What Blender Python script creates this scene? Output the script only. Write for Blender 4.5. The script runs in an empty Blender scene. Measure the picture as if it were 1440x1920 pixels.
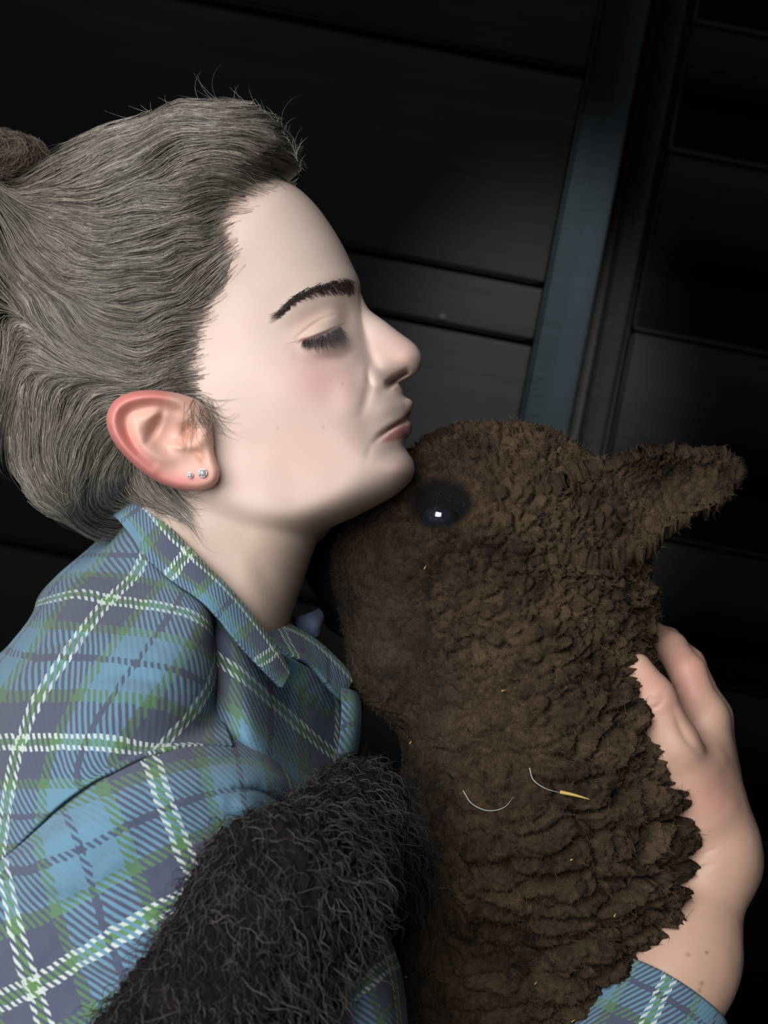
import bpy, math, random
import numpy as np
from mathutils import Matrix, Vector

random.seed(7)
RNG = np.random.default_rng(7)
SC = bpy.context.scene
COL = SC.collection

# ------------------------------------------------------------------ camera, world, lights, exposure
T = 0.35                                   # tan(half vertical field of view)
ROLL = math.radians(11.0)                  # the phone was held tilted; planks and post are truly vertical
CAM_H = 0.62
# photo frame: x right, y away from the camera, z up in the picture.  world = RW @ photo + (0,0,CAM_H)
ca, sa = math.cos(ROLL), math.sin(ROLL)
RW = np.array([[ca, 0, -sa], [0, 1, 0], [sa, 0, ca]])

cam_d = bpy.data.cameras.new('camera')
cam = bpy.data.objects.new('camera', cam_d)
COL.objects.link(cam)
cam_d.sensor_fit = 'VERTICAL'
cam_d.sensor_height = 36.0
cam_d.lens = 18.0 / T
cam_d.clip_start = 0.02
cam_d.dof.use_dof = True
cam_d.dof.focus_distance = 0.745
cam_d.dof.aperture_fstop = 13.0
rx = np.array([[1, 0, 0], [0, 0, -1], [0, 1, 0]])           # camera axes (x right, y up, z back) in the photo frame
m3 = RW @ rx
cam.matrix_world = Matrix([[*m3[0], 0], [*m3[1], 0], [*m3[2], CAM_H], [0, 0, 0, 1]])
SC.camera = cam

w = bpy.data.worlds.new('world')
SC.world = w
w.use_nodes = True
w.node_tree.nodes['Background'].inputs[0].default_value = (0.75, 0.85, 1.0, 1)
w.node_tree.nodes['Background'].inputs[1].default_value = 0.02

SC.view_settings.view_transform = 'Standard'
SC.view_settings.look = 'None'
SC.view_settings.gamma = 1.0
SC.view_settings.exposure = 0.0


def to_world(p):
    p = np.asarray(p, float)
    return p @ RW.T + np.array([0, 0, CAM_H])


def aim_light(name, kind, pos, target, energy, color, **kw):
    d = bpy.data.lights.new(name, kind)
    d.energy = energy
    d.color = color
    for k, v in kw.items():
        setattr(d, k, v)
    o = bpy.data.objects.new(name, d)
    COL.objects.link(o)
    a, b = Vector(to_world(pos)), Vector(to_world(target))
    o.location = a
    o.rotation_euler = (b - a).to_track_quat('-Z', 'Y').to_euler()
    return o


# daylight through the barn door behind and to the left of the camera
aim_light('door_daylight', 'AREA', (-0.50, -0.60, 0.44), (-0.05, 0.80, -0.02), 38.5, (0.93, 0.97, 1.0),
          shape='RECTANGLE', size=1.1, size_y=1.2)
# spot added out of view to make a pool of light on the planks
aim_light('added_wall_spot', 'SPOT', (0.30, 1.10, 1.15), (0.17, 1.9, 0.13), 280.0, (0.90, 0.97, 1.0),
          spot_size=math.radians(21), spot_blend=1.0, shadow_soft_size=0.06)

# ------------------------------------------------------------------ helpers


def S(y):
    return T * y / 960.0


def P(px, py, y):
    """photo pixel + distance along the view axis -> photo-frame point"""
    px, py, y = np.broadcast_arrays(np.asarray(px, float), np.asarray(py, float), np.asarray(y, float))
    s = T * y / 960.0
    return np.stack([(px - 720) * s, y, (960 - py) * s], -1)


def proj(p):
    s = T * p[..., 1] / 960.0
    return 720 + p[..., 0] / s, 960 - p[..., 2] / s


def empty(name, base, label, cat, group=None):
    o = bpy.data.objects.new(name, None)
    COL.objects.link(o)
    o.empty_display_size = 0.05
    o.location = Vector(to_world(base))
    tag(o, label, cat, group)
    return o


def tag(o, label=None, cat=None, group=None, kind=None):
    if label: o['label'] = label
    if cat: o['category'] = cat
    if group: o['group'] = group
    if kind: o['kind'] = kind
    return o


def mk(name, verts, faces, mat, parent=None, col=None, uv=None, smooth=True, world=False):
    """mesh from numpy arrays; verts in the photo frame; faces an (n,3|4) array or a list of such arrays"""
    v = np.asarray(verts, float)
    if not world:
        v = to_world(v)
    if not isinstance(faces, list):
        faces = [faces]
    fl = [np.asarray(f, np.int64) for f in faces if len(f)]
    loops = np.concatenate([f.ravel() for f in fl])
    tot = np.concatenate([np.full(len(f), f.shape[1]) for f in fl])
    start = np.concatenate([[0], np.cumsum(tot)[:-1]])
    off = np.zeros(3)
    if parent is not None:
        off = np.array(root_offset(parent))
    v = v - off
    me = bpy.data.meshes.new(name)
    me.vertices.add(len(v))
    me.vertices.foreach_set('co', v.astype(np.float32).ravel())
    me.loops.add(len(loops))
    me.loops.foreach_set('vertex_index', loops.astype(np.int32))
    me.polygons.add(len(tot))
    me.polygons.foreach_set('loop_start', start.astype(np.int32))
    me.polygons.foreach_set('loop_total', tot.astype(np.int32))
    if smooth:
        me.polygons.foreach_set('use_smooth', np.ones(len(tot), bool))
    me.update(calc_edges=True)
    if col is not None:
        a = me.attributes.new('Col', 'FLOAT_COLOR', 'POINT')
        c = np.ones((len(v), 4), np.float32)
        c[:, :3] = col
        a.data.foreach_set('color', c.ravel())
    if uv is not None:
        l = me.uv_layers.new(name='UVMap')
        l.data.foreach_set('uv', np.asarray(uv, np.float32)[loops].ravel())
    me.materials.append(mat)
    o = bpy.data.objects.new(name, me)
    COL.objects.link(o)
    if parent is not None:
        o.parent = parent
    return o


def root_offset(o):
    p = np.zeros(3)
    while o is not None:
        p += np.array(o.location)
        o = o.parent
    return p


def join(parts):
    """[(v,f,...)] -> merged v, list of faces, merged extra arrays"""
    vs, fs, n = [], [], 0
    for p in parts:
        vs.append(p[0])
        f = p[1] if isinstance(p[1], list) else [p[1]]
        fs += [np.asarray(a) + n for a in f]
        n += len(p[0])
    return np.concatenate(vs), fs


def lin(c):
    c = np.asarray(c, float) / 255.0
    return np.where(c <= 0.04045, c / 12.92, ((c + 0.055) / 1.055) ** 2.4)


def sstep(a, b, x):
    t = np.clip((x - a) / (b - a), 0, 1)
    return t * t * (3 - 2 * t)


# ---- noise
def _h(ix, iy, iz, k):
    n = (ix.astype(np.int64) * 374761393 + iy.astype(np.int64) * 668265263 + iz.astype(np.int64) * 2147483647 + k * 1274126177) & 0xffffffff
    n = ((n ^ (n >> 13)) * 1103515245) & 0xffffffff
    n = ((n ^ (n >> 16)) * 2246822519) & 0xffffffff
    return ((n ^ (n >> 15)) & 0xffffff) / float(0xffffff)


def vnoise(p, k=0):
    """value noise in [-1,1], p (n,3)"""
    i = np.floor(p).astype(np.int64)
    f = p - i
    f = f * f * f * (f * (f * 6 - 15) + 10)
    r = 0
    for dx in (0, 1):
        for dy in (0, 1):
            for dz in (0, 1):
                wgt = (f[:, 0] if dx else 1 - f[:, 0]) * (f[:, 1] if dy else 1 - f[:, 1]) * (f[:, 2] if dz else 1 - f[:, 2])
                r = r + wgt * _h(i[:, 0] + dx, i[:, 1] + dy, i[:, 2] + dz, k)
    return r * 2 - 1


def fbm(p, o=3, k=0):
    r, a = 0, 1.0
    for j in range(o):
        r = r + a * vnoise(p * 2 ** j + 17.3 * j, k + j)
        a *= 0.5
    return r


def worley(p, k=0, jit=1.0):
    i = np.floor(p).astype(np.int64)
    f1 = np.full(len(p), 9.0)
    f2 = np.full(len(p), 9.0)
    idv = np.zeros(len(p))
    for dx in (-1, 0, 1):
        for dy in (-1, 0, 1):
            for dz in (-1, 0, 1):
                c = i + np.array([dx, dy, dz])
                q = np.stack([_h(c[:, 0], c[:, 1], c[:, 2], k + m) for m in range(3)], -1)
                d = np.linalg.norm(c + 0.5 + (q - 0.5) * jit - p, axis=1)
                nearer = d < f1
                f2 = np.where(nearer, f1, np.minimum(f2, d))
                idv = np.where(nearer, q[:, 0], idv)
                f1 = np.where(nearer, d, f1)
    return f1, f2, idv


# ---- implicit surfaces
def surface_nets(F, lo, hi, h):
    lo, hi = np.array(lo, float), np.array(hi, float)
    n = np.ceil((hi - lo) / h).astype(int) + 1
    ax = [lo[i] + h * np.arange(n[i]) for i in range(3)]
    G = np.stack(np.meshgrid(*ax, indexing='ij'), -1).reshape(-1, 3)
    val = np.concatenate([F(c) for c in np.array_split(G, max(1, len(G) // 400000))]).reshape(n)
    ins = val < 0
    cs = [(a, b, c) for a in (0, 1) for b in (0, 1) for c in (0, 1)]
    sl = lambda A, c: A[c[0]:n[0] - 1 + c[0], c[1]:n[1] - 1 + c[1], c[2]:n[2] - 1 + c[2]]
    cnt = sum(sl(ins, c).astype(int) for c in cs)
    act = (cnt > 0) & (cnt < 8)
    idx = np.full(act.shape, -1)
    cells = np.argwhere(act)
    idx[act] = np.arange(len(cells))
    acc = np.zeros((len(cells), 3))
    num = np.zeros(len(cells))
    for a in cs:
        for d in range(3):
            if a[d]: continue
            b = list(a); b[d] = 1
            va = val[cells[:, 0] + a[0], cells[:, 1] + a[1], cells[:, 2] + a[2]]
            vb = val[cells[:, 0] + b[0], cells[:, 1] + b[1], cells[:, 2] + b[2]]
            x = (va < 0) != (vb < 0)
            t = np.where(x, va / np.where(x, va - vb, 1), 0)
            pt = np.tile(np.array(a, float), (len(cells), 1))
            pt[:, d] += t
            acc += pt * x[:, None]
            num += x
    v = lo + (cells + acc / num[:, None]) * h
    quads = []
    for d in range(3):
        e1, e2 = (d + 1) % 3, (d + 2) % 3
        A = np.moveaxis(ins, d, 0)
        x = np.argwhere(ins.take(range(n[d] - 1), d) != ins.take(range(1, n[d]), d))
        x = x[(x[:, e1] > 0) & (x[:, e2] > 0) & (x[:, e1] < n[e1] - 1) & (x[:, e2] < n[e2] - 1)]
        s = ins[x[:, 0], x[:, 1], x[:, 2]]
        q = []
        for o1, o2 in ((0, 0), (1, 0), (1, 1), (0, 1)):
            c = x.copy(); c[:, e1] -= o1; c[:, e2] -= o2
            q.append(idx[c[:, 0], c[:, 1], c[:, 2]])
        q = np.stack(q, -1)
        q = np.where(s[:, None], q, q[:, ::-1])
        quads.append(q)
    return v, np.concatenate(quads)


def subdivide(v, q):
    e = np.stack([q, np.roll(q, -1, 1)], -1).reshape(-1, 2)
    e.sort(1)
    key = e[:, 0] * len(v) + e[:, 1]
    u, inv = np.unique(key, return_inverse=True)
    ev = (v[u // len(v)] + v[u % len(v)]) / 2
    fv = v[q].mean(1)
    ei = (inv + len(v)).reshape(-1, 4)
    fi = np.arange(len(q)) + len(v) + len(u)
    nq = [np.stack([q[:, k], ei[:, k], fi, ei[:, k - 1]], -1) for k in range(4)]
    return np.concatenate([v, ev, fv]), np.concatenate(nq)


def grad(F, v, e=4e-4):
    f = F(v)
    g = np.stack([F(v + np.eye(3)[i] * e) - f for i in range(3)], -1) / e
    return f, g


def relax(F, v, q, it=6):
    e = np.concatenate([np.stack([q[:, k], q[:, (k + 1) % 4]], -1) for k in range(4)])
    deg = np.maximum(np.bincount(e[:, 0], minlength=len(v)) + np.bincount(e[:, 1], minlength=len(v)), 1)[:, None]
    for _ in range(it):
        s = np.stack([np.bincount(e[:, 0], v[e[:, 1], d], len(v)) + np.bincount(e[:, 1], v[e[:, 0], d], len(v)) for d in range(3)], -1) / deg
        v = snap(F, v + 0.5 * (s - v), 1)
    return v


def snap(F, v, it=3):
    for _ in range(it):
        f, g = grad(F, v)
        step = f / np.maximum((g * g).sum(1), 0.05)
        v = v - g * np.clip(step, -0.004, 0.004)[:, None]
    return v


def sdf_mesh(F, lo, hi, h, levels):
    v, q = surface_nets(F, lo, hi, h)
    v = snap(F, v)
    for _ in range(levels):
        v, q = subdivide(v, q)
        v = snap(F, v, 2)
    _, g = grad(F, v)
    return v, q, g / np.maximum(np.linalg.norm(g, axis=1), 1e-9)[:, None]


def cone(p, a, b, ra, rb):
    a, b = np.asarray(a, float), np.asarray(b, float)
    d = b - a
    t = np.clip(((p - a) @ d) / (d @ d), 0, 1)
    return np.linalg.norm(p - a - t[:, None] * d, axis=1) - (ra + (rb - ra) * t)


def ellips(p, c, r):
    q = (p - np.asarray(c)) / np.asarray(r)
    k0 = np.linalg.norm(q, axis=1)
    k1 = np.linalg.norm(q / np.asarray(r), axis=1)
    return k0 * (k0 - 1) / np.maximum(k1, 1e-9)


def smin(a, b, k):
    h = np.maximum(k - np.abs(a - b), 0) / k
    return np.minimum(a, b) - h * h * k * 0.25


def vnormals(v, q):
    q = np.asarray(q)
    n = np.cross(v[q[:, 2]] - v[q[:, 0]], v[q[:, 3 % q.shape[1]]] - v[q[:, 1]])
    out = np.zeros_like(v)
    for k in range(q.shape[1]):
        for d in range(3):
            out[:, d] += np.bincount(q[:, k], n[:, d], len(v))
    return out / np.maximum(np.linalg.norm(out, axis=1), 1e-12)[:, None]


# ---- curves in 2D, image-space fields
def smooth_curve(pts, n, closed=False):
    pts = np.asarray(pts, float)
    if closed: pts = np.vstack([pts[-1], pts, pts[0], pts[1]])
    else: pts = np.vstack([2 * pts[0] - pts[1], pts, 2 * pts[-1] - pts[-2]])
    out = []
    for i in range(1, len(pts) - 2):
        p0, p1, p2, p3 = pts[i - 1:i + 3]
        t = np.linspace(0, 1, n, endpoint=False)[:, None]
        out.append(0.5 * (2 * p1 + (p2 - p0) * t + (2 * p0 - 5 * p1 + 4 * p2 - p3) * t ** 2 + (3 * p1 - p0 - 3 * p2 + p3) * t ** 3))
    if not closed: out.append(pts[-2][None])
    return np.concatenate(out)


def poly_sd(q, poly):
    """signed distance (positive inside) of points q (n,2) to a closed polygon"""
    best = np.full(len(q), 1e18)
    ins = np.zeros(len(q), bool)
    m = len(poly)
    for i in range(m):
        a, b = poly[i], poly[(i + 1) % m]
        d = b - a
        r = q - a
        t = np.clip((r @ d) / max(d @ d, 1e-12), 0, 1)
        best = np.minimum(best, ((r - t[:, None] * d) ** 2).sum(1))
        if a[1] != b[1]:
            c = (a[1] > q[:, 1]) != (b[1] > q[:, 1])
            ins ^= c & (q[:, 0] < d[0] * (q[:, 1] - a[1]) / d[1] + a[0])
    return np.where(ins, 1, -1) * np.sqrt(best)


def line_d(x, y, pts, n=8):
    """distance and parameter along a polyline for image points"""
    c = smooth_curve(pts, n)
    best = np.full(x.shape, 1e18)
    par = np.zeros(x.shape)
    sd = np.zeros(x.shape)
    for i in range(len(c) - 1):
        a, b = c[i], c[i + 1]
        d = b - a
        t = np.clip(((x - a[0]) * d[0] + (y - a[1]) * d[1]) / (d @ d + 1e-12), 0, 1)
        ex, ey = x - a[0] - t * d[0], y - a[1] - t * d[1]
        q = ex * ex + ey * ey
        m = q < best
        best = np.where(m, q, best)
        par = np.where(m, (i + t) / (len(c) - 1), par)
        sd = np.where(m, np.sign(d[0] * ey - d[1] * ex), sd)
    return np.sqrt(best), par, sd


def stroke(x, y, pts, width, taper=0.15):
    d, t, _ = line_d(x, y, pts)
    g = np.exp(-(d / width) ** 2)
    return g * (0.3 + 0.7 * sstep(0, 0.45, np.minimum(t, 1 - t))) if taper > 0 else g


def blob(x, y, cx, cy, rx_, ry_, ang=0):
    c, s = math.cos(math.radians(ang)), math.sin(math.radians(ang))
    a, b = (x - cx) * c + (y - cy) * s, -(x - cx) * s + (y - cy) * c
    return np.exp(-(a / rx_) ** 2 - (b / ry_) ** 2)


def rbf(pts, vals, q, eps):
    """normalised gaussian blend of control values"""
    pts, vals = np.asarray(pts, float), np.asarray(vals, float)
    d2 = ((q[:, None, :] - pts[None]) ** 2).sum(-1)
    wg = np.exp(-d2 / eps ** 2) + 1e-9 / (1 + d2)
    wg /= wg.sum(1, keepdims=True)
    return wg @ vals


class DepthMap:
    """nearest distance of a surface for every photo pixel (used to lay small things on it)"""
    def __init__(s, v, x0=-200, y0=0, x1=1640, y1=2100, step=3):
        s.x0, s.y0, s.st = x0, y0, step
        nx, ny = (x1 - x0) // step, (y1 - y0) // step
        px, py = proj(v)
        i = np.floor((px - x0) / step).astype(int)
        j = np.floor((py - y0) / step).astype(int)
        ok = (i >= 0) & (j >= 0) & (i < nx) & (j < ny)
        m = np.full(nx * ny, 9.0)
        np.minimum.at(m, (j * nx + i)[ok], v[ok, 1])
        m = m.reshape(ny, nx)
        for _ in range(3):
            pad = np.pad(m, 1, constant_values=9.0)
            nb = np.stack([pad[a:a + ny, b:b + nx] for a in range(3) for b in range(3)])
            okn = nb < 8
            mean = np.where(okn, nb, 0).sum(0) / np.maximum(okn.sum(0), 1)
            m = np.where((m > 8) & (okn.sum(0) > 2), mean, m)
        s.m = m

    def __call__(s, px, py):
        i = np.clip(((np.asarray(px) - s.x0) / s.st).astype(int), 0, s.m.shape[1] - 1)
        j = np.clip(((np.asarray(py) - s.y0) / s.st).astype(int), 0, s.m.shape[0] - 1)
        return s.m[j, i]


def tubes(paths, radii, sides=3, taper=True):
    """paths (n,k,3), radii (n,) -> verts, quads, strand index per vertex, parameter per vertex"""
    n, k, _ = paths.shape
    tan = np.gradient(paths, axis=1)
    tan /= np.maximum(np.linalg.norm(tan, axis=2, keepdims=True), 1e-9)
    ref = np.where(np.abs(tan[..., 1:2]) > 0.9, np.array([1.0, 0, 0]), np.array([0, 1.0, 0]))
    a = np.cross(tan, ref); a /= np.maximum(np.linalg.norm(a, axis=2, keepdims=True), 1e-9)
    b = np.cross(tan, a)
    t = np.linspace(0, 1, k)
    prof = (1 - 0.85 * t ** 2) if taper else np.ones(k)
    r = radii[:, None, None] * prof[None, :, None]
    ring = []
    for j in range(sides):
        th = 2 * math.pi * j / sides
        ring.append(paths + r * (math.cos(th) * a + math.sin(th) * b))
    v = np.stack(ring, 2).reshape(-1, 3)
    base = (np.arange(n)[:, None] * k + np.arange(k - 1)[None]) * sides
    q = []
    for j in range(sides):
        j2 = (j + 1) % sides
        q.append(np.stack([base + j, base + j2, base + sides + j2, base + sides + j], -1).reshape(-1, 4))
    sid = np.repeat(np.arange(n), k * sides)
    par = np.tile(np.repeat(t, sides), n)
    return v, np.concatenate(q), sid, par


# ------------------------------------------------------------------ materials
class NT:
    def __init__(s, name):
        s.m = bpy.data.materials.new(name)
        s.m.use_nodes = True
        s.n = s.m.node_tree.nodes
        s.l = s.m.node_tree.links
        s.b = s.n['Principled BSDF']

    def add(s, typ, **kw):
        nd = s.n.new(typ)
        for k, v in kw.items():
            setattr(nd, k, v)
        return nd

    def link(s, a, b):
        s.l.new(a, b)

    def math(s, op, a, b=None, c=None):
        nd = s.add('ShaderNodeMath', operation=op)
        for i, x in enumerate((a, b, c)):
            if x is None: continue
            if isinstance(x, (int, float)): nd.inputs[i].default_value = x
            else: s.link(x, nd.inputs[i])
        return nd.outputs[0]

    def mix(s, f, a, b, blend='MIX'):
        nd = s.add('ShaderNodeMix', data_type='RGBA', blend_type=blend)
        for i, x in ((0, f), (6, a), (7, b)):
            if isinstance(x, (int, float)): nd.inputs[i].default_value = x
            elif isinstance(x, (tuple, list, np.ndarray)): nd.inputs[i].default_value = (*x[:3], 1)
            else: s.link(x, nd.inputs[i])
        return nd.outputs[2]

    def noise(s, scale, detail=3, vec=None, rough=0.5):
        nd = s.add('ShaderNodeTexNoise')
        nd.inputs['Scale'].default_value = scale
        nd.inputs['Detail'].default_value = detail
        nd.inputs['Roughness'].default_value = rough
        if vec is not None: s.link(vec, nd.inputs['Vector'])
        return nd.outputs[0]

    def coord(s, which='Object'):
        return s.add('ShaderNodeTexCoord').outputs[which]

    def attr(s, name='Col'):
        return s.add('ShaderNodeAttribute', attribute_name=name).outputs['Color']

    def bump(s, h, strength=0.3, dist=0.001):
        nd = s.add('ShaderNodeBump')
        nd.inputs['Strength'].default_value = strength
        nd.inputs['Distance'].default_value = dist
        s.link(h, nd.inputs['Height'])
        s.link(nd.outputs[0], s.b.inputs['Normal'])

    def set(s, **kw):
        for k, v in kw.items():
            s.b.inputs[k.replace('_', ' ')].default_value = v
        return s


def mat_skin():
    t = NT('skin')
    c = t.coord()
    n = t.noise(55, 4, c)
    col = t.mix(t.math('MULTIPLY', n, 0.22), t.attr(), (0.62, 0.30, 0.24))
    t.link(col, t.b.inputs['Base Color'])
    t.set(Roughness=0.5, Subsurface_Weight=0.22, Subsurface_Scale=0.006)
    t.b.inputs['Subsurface Radius'].default_value = (1.0, 0.38, 0.22)
    t.b.inputs['Specular IOR Level'].default_value = 0.35
    t.bump(t.noise(900, 3, c), 0.12, 0.0006)
    return t.m


def mat_col(name, rough=0.6, spec=0.3, bump=None, sheen=0.0, fac=0.0, nscale=200, dark=(0, 0, 0)):
    t = NT(name)
    col = t.attr()
    if fac:
        col = t.mix(t.math('MULTIPLY', t.noise(nscale, 4, t.coord()), fac), col, dark)
    t.link(col, t.b.inputs['Base Color'])
    t.set(Roughness=rough, Sheen_Weight=sheen)
    t.b.inputs['Specular IOR Level'].default_value = spec
    if bump:
        t.bump(t.noise(bump[0], 4, t.coord(), 0.65), bump[1], bump[2])
    return t.m


def mat_plain(name, col, rough=0.5, spec=0.5, metal=0.0, **kw):
    t = NT(name)
    n = t.noise(60, 3, t.coord())
    c = t.mix(t.math('MULTIPLY', n, 0.4), col, tuple(0.6 * x for x in col[:3]))
    t.link(c, t.b.inputs['Base Color'])
    t.set(Roughness=rough, Metallic=metal)
    t.b.inputs['Specular IOR Level'].default_value = spec
    return t.m


PLAID_N = 24.0


def mat_plaid(name='plaid_flannel'):
    """twill plaid: warp colours along U, weft colours along V, woven over and under"""
    t = NT(name)
    uv = t.add('ShaderNodeUVMap', uv_map='UVMap').outputs[0]
    # slight wander of the threads
    sep = t.add('ShaderNodeSeparateXYZ')
    t.link(uv, sep.inputs[0])
    wob = t.noise(9, 2, uv)
    wob2 = t.noise(40, 2, uv)
    du = t.math('ADD', t.math('MULTIPLY', t.math('SUBTRACT', wob, 0.5), 0.035), t.math('MULTIPLY', t.math('SUBTRACT', wob2, 0.5), 0.02))
    u = t.math('ADD', sep.outputs[0], du)
    v = t.math('ADD', sep.outputs[1], du)
    W, G, N, Tl, n2 = lin((226, 234, 224)), lin((98, 146, 64)), lin((74, 75, 98)), lin((108, 152, 176)), lin((72, 80, 106))
    g2 = lin((90, 128, 80))
    stops = [(0.0, G), (0.020, W), (0.052, N), (0.235, g2), (0.305, Tl), (0.478, n2), (0.522, Tl), (0.695, g2), (0.765, N), (0.948, W), (0.980, G)]

    def ramp(x):
        r = t.add('ShaderNodeValToRGB')
        cr = r.color_ramp
        cr.interpolation = 'CONSTANT'
        while len(cr.elements) < len(stops): cr.elements.new(0.5)
        for e, (p, c) in zip(cr.elements, stops):
            e.position = p
        for e, (p, c) in zip(cr.elements, stops):
            e.color = (*c, 1)
        t.link(t.math('FRACT', x), r.inputs[0])
        return r.outputs[0]

    tw = t.math('FRACT', t.math('MULTIPLY', t.math('ADD', t.math('ADD', sep.outputs[0], t.math('MULTIPLY', du, 0.25)), t.math('MULTIPLY', sep.outputs[1], -0.7)), PLAID_N))
    tri = t.math('ABSOLUTE', t.math('SUBTRACT', tw, 0.5))               # 0..0.5
    mask = t.add('ShaderNodeMapRange')
    t.link(tri, mask.inputs[0])
    mask.inputs[1].default_value = 0.20; mask.inputs[2].default_value = 0.30
    col = t.mix(mask.outputs[0], ramp(u), ramp(v))
    fuzz = t.noise(160, 4, uv, 0.7)
    col = t.mix(t.math('MULTIPLY', fuzz, 0.30), col, lin((128, 142, 160)))
    fib = t.noise(420, 3, uv, 0.7)
    mr = t.add('ShaderNodeMapRange'); t.link(fib, mr.inputs[0])
    mr.inputs[1].default_value = 0.3; mr.inputs[2].default_value = 0.7; mr.inputs[3].default_value = 0.72; mr.inputs[4].default_value = 1.15
    col = t.mix(1.0, col, mr.outputs[0], 'MULTIPLY')
    t.link(col, t.b.inputs['Base Color'])
    t.set(Roughness=0.95, Sheen_Weight=0.15, Sheen_Roughness=0.6)
    t.b.inputs['Specular IOR Level'].default_value = 0.1
    # relief of the threads
    tv = t.math('FRACT', t.math('MULTIPLY', t.math('ADD', u, t.math('MULTIPLY', v, 1.1)), PLAID_N * 2.0))
    h = t.math('ADD', t.math('MULTIPLY', t.math('ABSOLUTE', t.math('SUBTRACT', tw, 0.5)), 1.6), t.math('ADD', t.math('MULTIPLY', t.math('ABSOLUTE', t.math('SUBTRACT', tv, 0.5)), 0.7), fib))
    t.bump(h, 0.55, 0.0009)
    return t.m


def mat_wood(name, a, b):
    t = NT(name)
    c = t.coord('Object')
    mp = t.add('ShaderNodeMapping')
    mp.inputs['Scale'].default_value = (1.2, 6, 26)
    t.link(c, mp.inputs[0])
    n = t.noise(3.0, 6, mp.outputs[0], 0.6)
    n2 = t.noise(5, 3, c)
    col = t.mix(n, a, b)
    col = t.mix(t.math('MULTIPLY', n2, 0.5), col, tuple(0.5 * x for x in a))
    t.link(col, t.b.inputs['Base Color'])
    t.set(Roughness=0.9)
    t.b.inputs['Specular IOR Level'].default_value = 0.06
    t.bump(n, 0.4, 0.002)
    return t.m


M_SKIN = mat_skin()
M_PLAID = mat_plaid()
M_HAIR = mat_col('hair', rough=0.42, spec=0.5, bump=(700, 0.3, 0.0006))
M_STRAND = mat_col('hair_strand', rough=0.42, spec=0.6)
M_WOOL = mat_col('wool', rough=1.0, spec=0.05, bump=(1100, 1.0, 0.0022), sheen=0.0, fac=0.75, nscale=650, dark=(0.010, 0.008, 0.006))
M_FIBRE = mat_col('wool_fibre', rough=0.7, spec=0.25)
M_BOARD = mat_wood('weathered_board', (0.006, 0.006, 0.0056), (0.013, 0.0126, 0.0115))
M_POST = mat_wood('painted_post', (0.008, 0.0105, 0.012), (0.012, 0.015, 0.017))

# ------------------------------------------------------------------ the setting: plank wall with post, floor
YW = 1.9


def box_world(x0, x1, y0, y1, z0, z1, bev=0.003):
    """box with chamfered edges, world coordinates"""
    v, f = [], []
    xs = [(x0, x0 + bev), (x1, x1 - bev)]
    pts = {}
    def add(p):
        v.append(p); return len(v) - 1
    X, Y, Z = (x0, x1), (y0, y1), (z0, z1)
    sg = (1, -1)
    for i in (0, 1):
        for j in (0, 1):
            for k in (0, 1):
                pts[i, j, k, 0] = add((X[i], Y[j] + sg[j] * bev, Z[k] + sg[k] * bev))
                pts[i, j, k, 1] = add((X[i] + sg[i] * bev, Y[j], Z[k] + sg[k] * bev))
                pts[i, j, k, 2] = add((X[i] + sg[i] * bev, Y[j] + sg[j] * bev, Z[k]))
    quads, tris = [], []
    for i in (0, 1):
        quads.append([pts[i, 0, 0, 0], pts[i, 1, 0, 0], pts[i, 1, 1, 0], pts[i, 0, 1, 0]][::(-1 if i == 0 else 1)])
        quads.append([pts[0, i, 0, 1], pts[1, i, 0, 1], pts[1, i, 1, 1], pts[0, i, 1, 1]][::(1 if i == 0 else -1)])
        quads.append([pts[0, 0, i, 2], pts[1, 0, i, 2], pts[1, 1, i, 2], pts[0, 1, i, 2]][::(-1 if i == 0 else 1)])
        for j in (0, 1):
            quads.append([pts[i, j, 0, 0], pts[i, j, 1, 0], pts[i, j, 1, 1], pts[i, j, 0, 1]])
            quads.append([pts[i, 0, j, 0], pts[i, 1, j, 0], pts[i, 1, j, 2], pts[i, 0, j, 2]])
            quads.append([pts[0, i, j, 1], pts[1, i, j, 1], pts[1, i, j, 2], pts[0, i, j, 2]])
            for k in (0, 1):
                tris.append([pts[i, j, k, 0], pts[i, j, k, 1], pts[i, j, k, 2]])
    return np.array(v, float), [np.array(quads), np.array(tris)]


def wpx(px, py, y):
    return to_world(P(px, py, y))


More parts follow.
